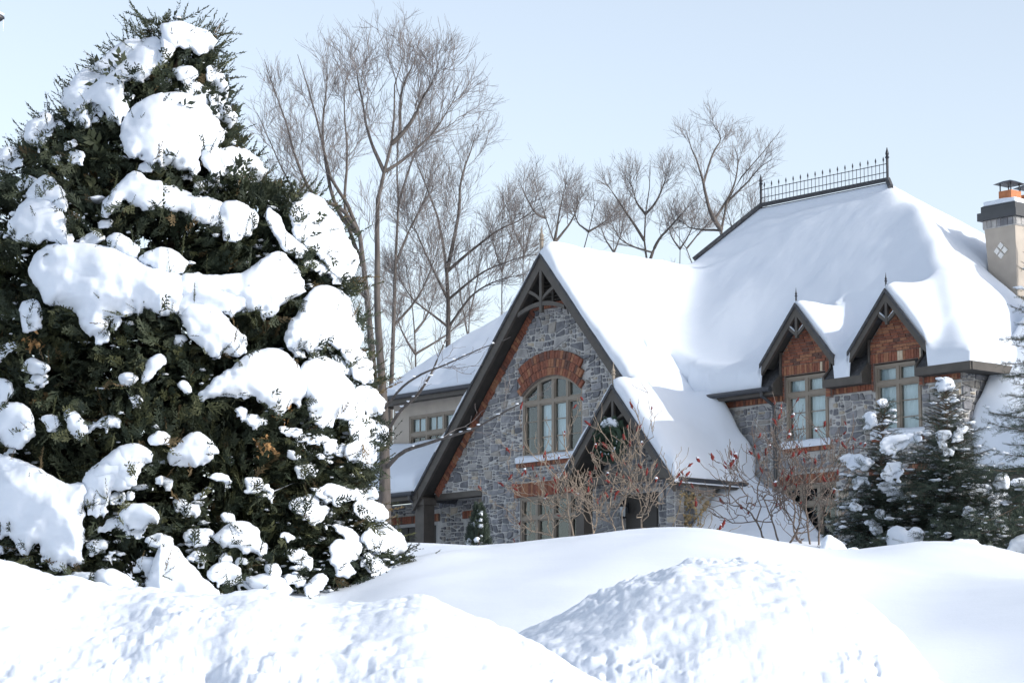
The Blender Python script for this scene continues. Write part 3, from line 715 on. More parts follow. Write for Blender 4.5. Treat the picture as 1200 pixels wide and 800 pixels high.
# dormer brick gables
for di, (uc, zr) in enumerate(DORM):
    wn = (W1, W2)[di]
    mb = MB(); hw_ = 1.05; zl = zr-.18-P1*hw_
    mb.prism([(uc-.80, 9.85), (wn[0]-.001, 9.85), (wn[0]-.001, 10.51), (wn[1]+.001, 10.51), (wn[1]+.001, 9.85), (uc+.80, 9.85), (uc+.86, zl+.2), (uc, zr-.2), (uc-.86, zl+.2)], MV-.09, MV+.2)
    dw = hb(mb, 'dormer_gable', M['brickmortar'])
    rnd = random.Random(50+di); jb = MB(); z = 10.76; row = 0
    while z < zr-.3:
        half = min(.84, (zr-.22-z-.06)/P1)
        u = uc-half-(.11 if row % 2 else 0)
        while u < uc+half:
            a, c = max(u+.006, uc-half), min(u+.206, uc+half)
            if c-a > .03: jb.box(a, c, MV-.10-rnd.uniform(0, .014), MV-.05, z+.005, z+.068, rnd.choices(range(4), (34, 28, 26, 12))[0])
            u += .212
        z += .075; row += 1
    for sg in (-1, 1):
        z = 9.87
        while z < 10.50:
            a, c = sorted((uc+sg*.79, (wn[0]-.01 if sg < 0 else wn[1]+.01)))
            if c-a > .02: jb.box(a, c, MV-.10-rnd.uniform(0, .012), MV-.05, z+.005, z+.068, rnd.randrange(4))
            z += .075
    hb(jb, 'brick_courses', M['brick'][:4], dw, kind='stuff')
    brick_row(dw, 'brick', uc-.82, uc+.82, 10.525, 10.745, MV-.115, MV-.05, .087, 60+di, True, (34, 26, 22, 12, 6))
    dt = gable_trim('dormer_bargeboard', uc, zr, DV, DHW, DHW, .3, .27, MV-.02)
    ornament(dt, uc, zr, DV, .27, .55, 'v', .95)
    finial(dt, uc, DV+.03, zr, .42, .022, 'iron')
    mb = MB()
    vb_ = EV+(zr-EZ)/1.144
    mb.slab([(uc, DV+.09, zr-.002), (uc, vb_, zr-.002), (uc-DHW, DV+1.0, zr-P1*DHW), (uc-DHW, DV+.09, zr-P1*DHW)], .1)
    mb.slab([(uc, DV+.09, zr-.002), (uc+DHW, DV+.09, zr-P1*DHW), (uc+DHW, DV+1.0, zr-P1*DHW), (uc, vb_, zr-.002)], .1)
    hb(mb, 'dormer_roof', M['shingle'])
    for sg in (-1, 1):
        mb = MB(); mb.box(*sorted((uc+sg*.80, uc+sg*.86)), DV+.3, DV+1.2, EZ-.1, zr-P1*.86-.1); hb(mb, 'dormer_cheek', M['trim'])
window(*W1, MV-.06, (0, .5, 1), [10.02], [3, 1], 'dormer_window', backs={(0, 0): 'painted_reflection', (1, 0): 'painted_reflection', (0, 1): 'painted_reflection', (1, 1): 'painted_reflection'})  # added pale sheets behind the panes give the brightness of a reflection
window(*W2, MV-.06, (0, .5, 1), [10.02], [3, 1], 'dormer_window', backs={(0, 0): 'painted_reflection', (1, 0): 'painted_reflection', (0, 1): 'painted_reflection', (1, 1): 'painted_reflection'})
for wn, z0 in ((W1, 8.72), (W2, 8.72)):
    mb = MB(); mb.box(wn[0]-.1, wn[1]+.1, MV-.06, MV+.02, z0-.14, z0-.01); sl_ = hb(mb, 'brick_sill', M['brickmortar'])
    brick_row(sl_, 'brick', wn[0]-.1, wn[1]+.1, z0-.135, z0-.005, MV-.10, MV-.03, .087, 70)
for (a, c) in ((6.55, 8.3), (9.5, 11.1)):
    window(a, c, 6.2, 7.78, MV, (0, .33, .66, 1), [7.3], [2, 1], 'ground_floor_window')
    mb = MB(); mb.box(a-.1, c+.1, MV-.03, MV+.04, 7.785, 8.03); lt = hb(mb, 'brick_lintel', M['brickmortar'])
    brick_row(lt, 'brick', a-.1, c+.1, 7.79, 8.03, MV-.05, MV-.01, .09, 81)
# fascia / gutters
for a, c in ((4.3, E1), (E2, E3), (E4, CU_)):
    mb = MB(); mb.box(a, c, EV-.02, EV+.03, EZ-.20, EZ-.005); hb(mb, 'fascia', M['trim'])
mb = MB(); mb.box(CU_-.02, CU_+.03, EV+.031, 3.6, EZ-.20, EZ-.008); hb(mb, 'side_fascia', M['trim'])
for a, c in ((4.3, E1), (E2, E3), (E4, CU_-.03)): mb = MB(); mb.box(a, c, EV+.031, MV-.05, EZ-.195, EZ-.17); hb(mb, 'eave_soffit', M['soffit'])
mb = MB(); mb.box(RWU+.29, CU_-.021, EV+.04, 5.2, EZ-.19, EZ-.165); hb(mb, 'eave_soffit', M['soffit'])
for a, c, s in ((E1-.002, E1+.06, 1), (E2-.06, E2+.002, -1), (E3-.002, E3+.06, 1), (E4-.06, E4+.002, -1)):
    b = MB(); b.add([(a, EV-.02, EZ-.2), (c, EV-.02, EZ-.2), (c, EV+.45, EZ-.2), (a, EV+.45, EZ-.2), (a, EV-.02, EZ+.06), (c, EV-.02, EZ+.06), (c, EV+.45, EZ+.5), (a, EV+.45, EZ+.5)],
                    [(0, 3, 2, 1), (4, 5, 6, 7), (0, 1, 5, 4), (1, 2, 6, 5), (2, 3, 7, 6), (3, 0, 4, 7)]); hb(b, 'eave_return', M['trim'])
def gutter(pts, r=.065, name='gutter'):
    b = MB(); b.tube(pts, r, 8); return hb(b, name, M['gutter'])
gutter([(4.3, EV-.09, EZ-.06), (E1+.02, EV-.09, EZ-.06)])
b = MB(); b.tube([(6.3, EV-.09, EZ-.1), (6.3, EV-.09, EZ-.2), (6.38, MV-.16, EZ-.42), (6.38, MV-.12, EZ-.6), (6.38, MV-.10, 6.0)], .042, 8); hb(b, 'downpipe', M['gutter'])
gutter([(5.62, PV+.12, 7.87), (5.62, MV-.05, 7.87)])
b = MB(); b.box(5.17, 5.57, PV+.1, MV-.02, 7.80, 7.825); b.box(5.54, 5.575, PV+.1, MV-.02, 7.72, 7.90); hb(b, 'porch_fascia', M['trim'])

# ---- right wing with a low roof
RW0, RWE, RWZ = RWU+.285, 2.62, 7.75
mb = MB(); mb.slab([(RW0, RWE, RWZ), (22, RWE, RWZ), (22, RWE+5, RWZ+5*1.144), (RW0, RWE+5, RWZ+5*1.144)], .1); hb(mb, 'side_wing_roof', M['shingle'])
mb = MB(); mb.box(RW0, 22, RWE+.4, RWE+.7, 5.7, RWZ+.2); hb(mb, 'side_wing_wall', M['mortar'])
gutter([(RW0-.1, RWE-.07, RWZ-.08), (22, RWE-.07, RWZ-.08)])
b = MB(); b.box(RW0, 22, RWE-.02, RWE+.03, RWZ-.27, RWZ-.02); hb(b, 'side_wing_fascia', M['trim'])

# ---- chimney
CF, CR_, CT = 6.75, 10.42, 14.40
def taper(z): return 0.15*(max(0, z-11.5)/3.0)**1.6
chim = None; mb = MB(); zs_ = np.linspace(9.5, CT, 10); cw, cdp = .80, 1.5
for z0, z1 in zip(zs_[:-1], zs_[1:]):
    a, c = taper(z0), taper(z1)
    lo = [(CR_-cw-a, CF-a*.4, z0), (CR_+a*.3, CF-a*.4, z0), (CR_+a*.3, CF+cdp+a*.4, z0), (CR_-cw-a, CF+cdp+a*.4, z0)]
    hi = [(CR_-cw-c, CF-c*.4, z1), (CR_+c*.3, CF-c*.4, z1), (CR_+c*.3, CF+cdp+c*.4, z1), (CR_-cw-c, CF+cdp+c*.4, z1)]
    mb.add(lo+hi, [(0, 1, 5, 4), (1, 2, 6, 5), (2, 3, 7, 6), (3, 0, 4, 7)])
chim = hb(mb, 'chimney', M['stucco'])
c0, c1, d0, d1 = CR_-cw-.15, CR_+.05, CF-.06, CF+cdp+.06
b = MB(); b.box(c0-.02, c1+.02, d0-.02, d1+.02, CT-.02, CT+.2); cb = hb(b, 'stone_course', M['mortar'], chim)
rnd = random.Random(3); b = MB(); u = c0-.02
while u < c1: 
    w_ = rnd.uniform(.12, .24); b.box(u+.01, min(u+w_, c1+.02)-.01, d0-.04, d0-.015, CT, CT+.19, rnd.randrange(3)); u += w_
v_ = d0-.02
while v_ < d1:
    w_ = rnd.uniform(.14, .28); b.box(c1+.015, c1+.04, v_+.01, min(v_+w_, d1+.02)-.01, CT, CT+.19, rnd.randrange(3)); v_ += w_
hb(b, 'course_stones', M['stone'][:3], chim)
b = MB(); b.box(c0-.12, c1+.12, d0-.12, d1+.12, CT+.2, CT+.40); b.box(c0-.05, c1+.05, d0-.05, d1+.05, CT+.40, CT+.56)
b.slab([(c0-.05, d0-.05, CT+.561), (c1+.05, d0-.05, CT+.561), (c1-.2, d0+.2, CT+.72), (c0+.2, d0+.2, CT+.72)], .02)
hb(b, 'chimney_cap', M['gutter'], chim)
for k, (u, v_) in enumerate(((CR_-.42, CF+.35), (CR_-.42, CF+1.15))):
    b = MB(); b.box(u-.2, u+.2, v_-.2, v_+.2, CT+.56, CT+.95); fp = hb(b, 'flue_pot', M['clay'], chim)
    b = MB()
    for a in (-.17, .17):
        for c in (-.17, .17): b.box(u+a-.012, u+a+.012, v_+c-.012, v_+c+.012, CT+.95, CT+1.14)
    b.add([(u-.3, v_-.3, CT+1.13), (u+.3, v_-.3, CT+1.13), (u+.3, v_+.3, CT+1.13), (u-.3, v_+.3, CT+1.13), (u-.12, v_-.12, CT+1.22), (u+.12, v_-.12, CT+1.22), (u+.12, v_+.12, CT+1.22), (u-.12, v_+.12, CT+1.22)],
          [(3, 2, 1, 0), (4, 5, 6, 7), (0, 1, 5, 4), (1, 2, 6, 5), (2, 3, 7, 6), (3, 0, 4, 7)])
    hb(b, 'flue_cap', M['iron'], chim)
cu, cz = CR_-.43, CT-.62
for a, c in ((0, .105), (0, -.105), (.105, 0), (-.105, 0)):
    b = MB(); s = .093; b.prism([(cu+a*1.15, cz+c*1.15-s), (cu+a*1.15+s, cz+c*1.15), (cu+a*1.15, cz+c*1.15+s), (cu+a*1.15-s, cz+c*1.15)], CF-.075, CF+.1); hb(b, 'tile', M['tile_white'], chim)

# ---- garage wing on the left with an upper storey
GE, GZ = -0.02, 8.34
b = MB(); b.slab([(-12.5, GE, GZ), (-5.33, GE, GZ), (-5.33, 1.75, GZ+1.77*.8), (-12.5, 1.75, GZ+1.77*.8)], .1); hb(b, 'garage_roof', M['shingle'])
gutter([(-12.5, GE-.07, GZ-.07), (-5.2, GE-.07, GZ-.07)])
b = MB(); b.box(-12.5, -5.1, GE+.0, GE+.05, GZ-.24, GZ-.03); b.box(-12.5, -5.0, GE+.05, WV+.3, GZ-.22, GZ-.18); hb(b, 'garage_fascia', M['trim'])
b = MB(); b.tube([(-5.35, GE-.07, GZ-.1), (-5.35, GE-.07, GZ-.22), (-5.25, .25, GZ-.5), (-5.25, .3, 5.9)], .045, 8); hb(b, 'downpipe', M['gutter'])
for u in (-5.15, -7.6, -10.2):
    b = MB(); b.box(u-.2, u+.18, .12, .5, 5.7, 8.12); b.box(u-.24, u+.22, .08, .54, 7.95, 8.11); hb(b, 'garage_post', M['trim'])
b = MB(); b.box(-5.0, -3.0, WV-.02, WV+.3, 8.1, 8.255); hb(b, 'garage_beam', M['trim'])
b = MB(); wall_mesh([(-12.5, 5.7), (-2.9, 5.7), (-2.9, 8.2), (-12.5, 8.2)], [(-4.85, -3.25, 5.6, 7.62), (-8.3, -6.1, 5.6, 7.62)], 1.55, 1.8, b); gw = hb(b, 'garage_wall', M['mortar'])
stones([(-9.0, 6.4), (-2.95, 6.4), (-2.95, 8.15), (-9.0, 8.15)], [(-4.95, -3.15, 5.6, 7.86), (-8.4, -6.0, 5.6, 7.86)], 15, front(1.55), gw, nbig=24)
b = MB(); b.box(-3.0, -2.95, WV+.3, 1.55, 5.7, 8.25); hb(b, 'recess_side_wall', M['mortar'])
for (a, c) in ((-4.85, -3.25), (-8.3, -6.1)):
    b = MB(); b.box(a-.1, c+.1, 1.5, 1.6, 7.63, 7.84); lt = hb(b, 'brick_lintel', M['brickmortar']); brick_row(lt, 'brick', a-.1, c+.1, 7.635, 7.84, 1.48, 1.52, .1, 90)
    b = MB(); b.box(a, c, 1.68, 1.74, 5.6, 7.62); gd = hb(b, 'garage_door', M['garage'])
    b = MB(); b.box(a, a+.07, 1.55, 1.66, 5.6, 7.62); b.box(c-.07, c, 1.55, 1.66, 5.6, 7.62); b.box(a+.07, c-.07, 1.55, 1.66, 7.54, 7.62); hb(b, 'door_trim', M['white_trim'], gd)
    for k in range(4):
        for j in range(3):
            ww = (c-a-.2)/3; b = MB(); b.box(a+.1+ww*j+.04, a+.1+ww*(j+1)-.04, 1.655, 1.68, 5.75+k*.46, 6.15+k*.46); hb(b, 'panel', M['garage'], gd)
# upper storey
LV = 1.72
LWN = (-7.62, -4.6, 9.66, 10.75)
b = MB(); wall_mesh([(-8.35, 9.0), (-2.5, 9.0), (-2.5, 11.25), (-8.35, 11.25)], [LWN], LV, LV+.25, b); b.box(-8.35, -8.1, LV+.251, 6.5, 9.0, 11.25); hb(b, 'upper_wall', M['stucco'])
window(*LWN, LV, (0, .25, .5, .75, 1), [10.2], [1, 1], 'upper_window', backs={(i, 1): 'curtain' for i in range(4)})
b = MB()
for i in range(4):
    cc = LWN[0]+(LWN[1]-LWN[0])*(i+.5)/4; b.box(cc-.012, cc+.012, LV+.08, LV+.12, 9.74, 10.68)
hb(b, 'muntin', M['trim_light'], bpy.data.objects['upper_window'])
LE, LZ = 1.25, 11.32
LP = .88
b = MB(); b.slab([(-8.75, LE, LZ), (-2.6, LE, LZ), (-2.6, LE+3.2, LZ+3.2*LP), (-5.5, LE+3.2, LZ+3.2*LP)], .1)
b.slab([(-8.75, LE, LZ-.002), (-5.5, LE+3.2, LZ+3.2*LP-.002), (-5.5, 7.0, LZ+3.2*LP-.002), (-8.75, 7.0, LZ-.002)], .1); hb(b, 'upper_roof', M['shingle'])
b = MB(); b.box(-8.78, -2.9, LE-.05, LE, LZ-.24, LZ-.01); b.box(-8.78, -2.9, LE+.001, LV-.02, LZ-.2, LZ-.17); b.box(-8.8, -8.75, LE-.05, 6, LZ-.24, LZ-.012); hb(b, 'upper_fascia', M['trim'])
gutter([(-8.8, LE-.11, LZ-.06), (-2.9, LE-.11, LZ-.06)])

# ---- link the stones: the 300 largest singly, the rest joined per wall
STONE_LIST.sort(key=lambda t: -t[0])
for k, (a_, vs_, fs, mi, wo) in enumerate(STONE_LIST[:300]):
    b = MB(); b.add(vs_, fs); hb(b, 'stone', M['stone'][mi], wo)
rest = {}
for a_, vs_, fs, mi, wo in STONE_LIST[300:]:
    rest.setdefault(wo.name, (wo, MB()))[1].add(vs_, fs, mi)
for wo, b in rest.values(): hb(b, 'small_stones', M['stone'], wo, kind='stuff')
print('stones', len(STONE_LIST))

# ================================================================== SNOW ON THE ROOFS
def nblur(Z, mk, it):
    W = mk.astype(float); Zw = np.where(mk, Z, 0)
    for _ in range(it):
        def bl(a):
            p = np.pad(a, 1); return (p[:-2, 1:-1]+p[2:, 1:-1]+p[1:-1, :-2]+p[1:-1, 2:]+2*p[1:-1, 1:-1])/6
        a, b = bl(Zw), bl(W); Zw = np.where(mk, a/np.maximum(b, 1e-6), 0)
    return Zw
def edist(mk, h):
    d = np.zeros(mk.shape); cur = mk.copy(); k = 0
    while cur.any() and k < 60:
        d[cur] += h; p = np.pad(cur, 1)
        if k % 2: nx_ = p[:-2, 1:-1] & p[2:, 1:-1] & p[1:-1, :-2] & p[1:-1, 2:] & cur
        else: nx_ = p[:-2, 1:-1] & p[2:, 1:-1] & p[1:-1, :-2] & p[1:-1, 2:] & p[:-2, :-2] & p[2:, 2:] & p[2:, :-2] & p[:-2, 2:] & cur
        cur = nx_; k += 1
    return d
def snow_field(name, u0, u1, v0, v1, h, zfun, tfun, mfun, it, lip, seed, namp=.05, parent=house, mat_='snow_roof', jag=.05, soft_u=None):
    us = np.arange(u0, u1+1e-6, h); vv = np.arange(v0, v1+1e-6, h)
    UU, VV = np.meshgrid(us, vv)
    mk = mfun(UU, VV); Z = zfun(UU, VV)
    Zb = nblur(Z, mk, it)
    if soft_u is not None:
        k_ = 1-sstep(soft_u[0], soft_u[1], UU); Zb = Zb*(1-k_)+nblur(Z, mk, soft_u[2])*k_
        Zb = np.where(UU < 0, np.maximum(Zb, Z-.2), Zb)
    S = Zb+tfun(UU, VV)+namp*fbm(UU*.8, VV*.8, 0, seed, 4)
    d = edist(mk, h)
    f = np.clip(d/lip, 0, 1); f = np.sqrt(np.clip(1-(1-f)**2, 0, 1))
    S = np.maximum(Z+.012, Z+.012+(S-Z)*f)
    idx = -np.ones(mk.shape, int); idx[mk] = np.arange(mk.sum())
    n = mk.sum()
    top = np.stack([UU[mk], VV[mk], S[mk]-G], 1)
    # wobble the outer edge so it does not run ruler straight
    edge = (d[mk] <= h*1.01)
    wob = jag*fbm(top[:, 0]*2.2, top[:, 1]*2.2, 1.0, seed+5, 3)
    bot = np.stack([UU[mk], VV[mk], Z[mk]-G-.03], 1)
    a, b, c, e = idx[:-1, :-1], idx[:-1, 1:], idx[1:, 1:], idx[1:, :-1]
    ok = (a >= 0) & (b >= 0) & (c >= 0) & (e >= 0)
    q = np.stack([a[ok], b[ok], c[ok], e[ok]], 1)
    # boundary edges
    ed = np.concatenate([q[:, [0, 1]], q[:, [1, 2]], q[:, [2, 3]], q[:, [3, 0]]])
    key = np.sort(ed, 1); _, inv, cnt = np.unique(key, axis=0, return_inverse=True, return_counts=True)
    be = ed[cnt[inv.ravel()] == 1]
    bv = np.unique(be); remap = {int(k): n+i for i, k in enumerate(bv)}
    sk = np.array([[e_[1], e_[0], remap[int(e_[0])], remap[int(e_[1])]] for e_ in be]) if len(be) else np.zeros((0, 4), int)
    # push edge outward: gradient of mask distance
    gv, gu = np.gradient(d); gm = np.sqrt(gu**2+gv**2)+1e-6
    push = np.where(edge, wob+.02, 0)
    top[:, 0] -= (gu/gm)[mk]*push; top[:, 1] -= (gv/gm)[mk]*push
    verts = np.concatenate([top, bot[bv]])
    return npmesh(name, verts, np.concatenate([q, sk]), M[mat_], parent)
# gable slope (with the porch slope in front of it)
def zA(u, v): return np.where(u > 0, zg(u), zg(u))
def tA(u, v):
    t = 0.03+0.40*sstep(-.12, .25, u)+.26*np.exp(-((u-.30)/.42)**2)*sstep(-.15, .1, u)*(1-.85*sstep(.3, 2.6, v))
    t = t+.14*sstep(1.5, 5.2, u)
    need = np.clip(10.35-(zg(u)+.45), 0, 1.6)
    dr = need*sstep(.9, 2.0, v)*(1-sstep(3.6, 5.3, u))*sstep(2.9, 3.6, u)
    dr2 = 0.55*sstep(.8, 2.3, v)*sstep(3.9, 5.0, u)
    return t+dr+dr2
def mA(u, v):
    return (v > -.04) & ((v < MV-.0) | (u < 2.9)) & (u > -5.3) & (u < 5.66) | ((u > PU+.03) & (u < 5.66) & (v > PV-.03) & (v < .1))
snow_field('gable_roof_snow', -5.4, 5.8, -.74, 3.1, .06, zA, tA, mA, 30, .34, 3, .07)
# main roof with the dormers and the upper part of the gable wing
def zB(u, v):
    z = zmain(u, v); z = np.maximum(z, np.where((np.abs(u) < 5.3) & (v < 7), zg(u), -99))
    for uc, zr in DORM:
        z = np.maximum(z, np.where((np.abs(u-uc) < DHW) & (v > DV), zr-P1*np.abs(u-uc), -99))
    return z
def tB(u, v):
    t = 0.34-.22*sstep(13.6, 16.0, zmain(u, v))
    t = t*(0.15+.85*sstep(-.1, .3, u))+.40*np.exp(-((u-.25)/.6)**2)*sstep(-.15, .1, u)*(1-sstep(4.2, 5.6, v))
    t = t+.32*np.exp(-((u-3.1)**2+(v-2.9)**2)/1.6)
    for k, (uc, zr) in enumerate(DORM):
        inn = (np.abs(u-uc) < DHW+.05) & (v > DV)
        lef = inn & (u < uc-.02) & (v < 3.3)
        t = np.where(lef, .02, t)
        t = np.where(inn & (u >= uc-.02) & (v < 3.6), .26+.10*k, t)
    # drift that fills the hollow right of the second dormer, and the cornice rolled over the right hip
    t = t+.62*np.exp(-((u-11.1)/1.0)**2-((v-4.3)/1.1)**2)
    hipd = (v-RV)*1.144+(u-RU1)*KR
    t = t+.38*np.exp(-((hipd-.5)/.55)**2)*sstep(6.6, 8.2, u)*(1-sstep(9.4, 10.6, u))
    return t
def mB(u, v):
    m_ = ((v > EV-.03) | ((u < 2.9) & (v > 1.1))) & (v < 12.3) & (u < CU_+.05) & ((u > -.4) | (v < 6.8)) & (u > -5.3)
    for (uc, zr) in DORM: m_ &= ~((v < DV+.02) & (np.abs(u-uc) < .90))
    m_ &= ~((u < 3.6) & (u >= 2.9) & (v < 1.9))
    m_ &= zB(u, v) > EZ-1.2
    m_ &= ~((np.abs(u-(CR_-.4)) < .52) & (np.abs(v-(CF+.75)) < .80))
    return m_
snow_field('main_roof_snow', -5.4, 13.0, 1.0, 12.4, .07, zB, tB, mB, 16, .30, 7, .03, soft_u=(4.6, 6.6, 110))
# thin strip on the left side of the porch roof
snow_field('porch_roof_snow', 1.35, 3.5, PV-.06, WV-.02, .05, lambda u, v: PZ-P1*(PU-u), lambda u, v: .07+0*u, lambda u, v: (u > 1.43) & (u < PU+.02) & (v > PV-.03) & (v < WV-.04), 0, .08, 8, .02)
# right wing
snow_field('side_wing_snow', RW0, 22, RWE-.1, RWE+5, .08, lambda u, v: RWZ+1.144*(v-RWE), lambda u, v: .42+(1.05+.35*sstep(0, .8, v-RWE))*np.exp(-((u-RW0)/1.7)**2), lambda u, v: (v > RWE-.06), 10, .25, 9, .08)
# garage wing and upper storey
snow_field('garage_roof_snow', -12.5, -5.2, GE-.08, 1.7, .06, lambda u, v: GZ+.8*(v-GE), lambda u, v: .36+0*u, lambda u, v: (v > GE-.04) & ~((u > -8.33) & (v > LV-.02)), 8, .22, 10, .05)
snow_field('upper_roof_snow', -8.85, -2.6, LE-.1, 7.0, .07, lambda u, v: np.minimum(LZ+LP*(v-LE), np.minimum(LZ+LP*3.2, LZ+LP*3.2/3.25*(u+8.75))), lambda u, v: .13+.08*sstep(0, 2.5, v-LE), lambda u, v: (v > LE-.08) & (u > -8.8) & (u < -2.7), 10, .25, 11, .05)
# snow heaped in the inner corner by the main wall
def zD(u, v): return np.full_like(u, G-.2)
def tD(u, v):
    h_ = 2.75-0.72*np.clip(u-5.5, 0, 9)-.8*(MV-v)**1.1+.15*np.sin(u*3)
    return np.maximum(h_, .02)
snow_field('corner_snow_heap', 5.22, 9.8, -2.2, MV-.02, .06, zD, tD, lambda u, v: u > -99, 0, .06, 12, .12, mat_='snow')
# snow on sills
def sill_snow(u0, u1, v0, v1, z, h, seed): 
    snow_field('sill_snow', u0, u1, v0, v1, .025, lambda u, v: np.full_like(u, z), lambda u, v: h*(.7+.3*sstep(v0, v1, v)), lambda u, v: u > -99, 0, .06, seed, .03, mat_='snow')
sill_snow(AW0-.14, AW1+.12, WV-.13, WV+.03, 8.86, .16, 21)
sill_snow(W1[0]-.1, W1[1]+.1, MV-.15, MV-.04, 8.715, .17, 22)
sill_snow(W2[0]-.1, W2[1]+.1, MV-.15, MV-.04, 8.715, .2, 23)
snow_field('chimney_snow', c0+.0, c1-.0, d0, d1, .05, lambda u, v: np.full_like(u, CT+.60), lambda u, v: .12+0*u, lambda u, v: u > -99, 0, .2, 24, .05, parent=house, mat_='snow')

# ================================================================== VEGETATION HELPERS
RNG = np.random.default_rng(7)
def tubes(P, Rd, ns):
    """P (N,K,3), Rd (N,K) -> verts, quads"""
    N, K, _ = P.shape
    T = np.gradient(P, axis=1); T /= np.linalg.norm(T, axis=2, keepdims=True)+1e-9
    ref = np.where(np.abs(T[..., 2:3]) > .9, np.array([1., 0, 0]), np.array([0, 0, 1.]))
    A = np.cross(T, ref); A /= np.linalg.norm(A, axis=2, keepdims=True)+1e-9; B = np.cross(T, A)
    an = np.arange(ns)*2*math.pi/ns
    v = P[:, :, None]+Rd[:, :, None, None]*(A[:, :, None]*np.cos(an)[None, None, :, None]+B[:, :, None]*np.sin(an)[None, None, :, None])
    n, k, j = np.meshgrid(np.arange(N), np.arange(K-1), np.arange(ns), indexing='ij')
    b = (n*K+k)*ns; q = np.stack([b+j, b+(j+1) % ns, b+ns+(j+1) % ns, b+ns+j], -1).reshape(-1, 4)
    return v.reshape(-1, 3), q
def joinvq(parts):
    vs, qs, off = [], [], 0
    for v, q in parts: vs.append(v); qs.append(q+off); off += len(v)
    return np.concatenate(vs), np.concatenate(qs)
def resample(pts, K):
    pts = np.asarray(pts, float)
    for _ in range(2):   # corner cutting
        a = pts[:-1]*.75+pts[1:]*.25; b = pts[:-1]*.25+pts[1:]*.75
        pts = np.concatenate([pts[:1], np.stack([a, b], 1).reshape(-1, 3), pts[-1:]])
    d = np.concatenate([[0], np.cumsum(np.linalg.norm(np.diff(pts, axis=0), axis=1))]); s = np.linspace(0, d[-1], K)
    return np.stack([np.interp(s, d, pts[:, i]) for i in range(3)], 1)
def spawn(P, per, t0, t1, ang, length, K, rng, up=.35, wig=.06, rad=.012, r1=.005, lenfall=.6, sidex=1.0):
    """children along each parent polyline"""
    N, Kp, _ = P.shape
    idx = np.repeat(np.arange(N), per); M_ = len(idx)
    t = rng.uniform(t0, t1, M_)*(Kp-1); i0 = np.minimum(t.astype(int), Kp-2); f = (t-i0)[:, None]
    base = P[idx, i0]*(1-f)+P[idx, i0+1]*f
    tan = P[idx, i0+1]-P[idx, i0]; tan /= np.linalg.norm(tan, axis=1, keepdims=True)+1e-9
    rv = rng.normal(size=(M_, 3)); rv[:, 1] *= sidex; pr = rv-tan*(rv*tan).sum(1, keepdims=True); pr /= np.linalg.norm(pr, axis=1, keepdims=True)+1e-9
    a = np.radians(rng.uniform(*ang, M_))[:, None]
    d = tan*np.cos(a)+pr*np.sin(a); d[:, 2] += up*.5; d /= np.linalg.norm(d, axis=1, keepdims=True)
    L = rng.uniform(*length, M_)*(1-lenfall*t/(Kp-1))
    s = np.linspace(0, 1, K)[None, :, None]
    C = base[:, None]+d[:, None]*L[:, None, None]*s
    C[:, :, 2] += (up*.3*L)[:, None]*(s[..., 0]**2)
    w = np.cumsum(rng.normal(size=(M_, K, 3))*(wig*L/K**.5)[:, None, None], axis=1); w[:, 0] = 0
    C = C+w
    rr = np.maximum(rad*(L/np.mean(length)), r1*1.1)
    Rd = rr[:, None]*(1-np.linspace(0, 1, K)[None])+r1*np.linspace(0, 1, K)[None]
    return C, Rd
def ico():
    t = (1+5**.5)/2
    v = np.array([(-1, t, 0), (1, t, 0), (-1, -t, 0), (1, -t, 0), (0, -1, t), (0, 1, t), (0, -1, -t), (0, 1, -t), (t, 0, -1), (t, 0, 1), (-t, 0, -1), (-t, 0, 1)], float)
    f = [(0, 11, 5), (0, 5, 1), (0, 1, 7), (0, 7, 10), (0, 10, 11), (1, 5, 9), (5, 11, 4), (11, 10, 2), (10, 7, 6), (7, 1, 8), (3, 9, 4), (3, 4, 2), (3, 2, 6), (3, 6, 8), (3, 8, 9), (4, 9, 5), (2, 4, 11), (6, 2, 10), (8, 6, 7), (9, 8, 1)]
    v /= np.linalg.norm(v[0]); v = list(map(tuple, v)); cache = {}
    def mid(a, b):
        k = (min(a, b), max(a, b))
        if k not in cache:
            m_ = np.array(v[a])+np.array(v[b]); m_ /= np.linalg.norm(m_); v.append(tuple(m_)); cache[k] = len(v)-1
        return cache[k]
    nf = []
    for a, b, c in f:
        x, y, z = mid(a, b), mid(b, c), mid(c, a); nf += [(a, x, z), (b, y, x), (c, z, y), (x, y, z)]
    return np.array(v), np.array(nf)
ICO_V, ICO_F = ico()
def blobs(pos, rad, rng, jit=.22):
    N = len(pos); v = ICO_V[None]*(1+rng.normal(size=(N, len(ICO_V), 1))*jit)*rad[:, None, :]
    a = rng.uniform(0, 6.28, N); c, s = np.cos(a), np.sin(a)
    x = v[..., 0]*c[:, None]-v[..., 1]*s[:, None]; y = v[..., 0]*s[:, None]+v[..., 1]*c[:, None]
    v = np.stack([x, y, v[..., 2]], -1)+pos[:, None]
    f = (np.arange(N)[:, None, None]*len(ICO_V)+ICO_F[None]).reshape(-1, 3)
    return v.reshape(-1, 3), f

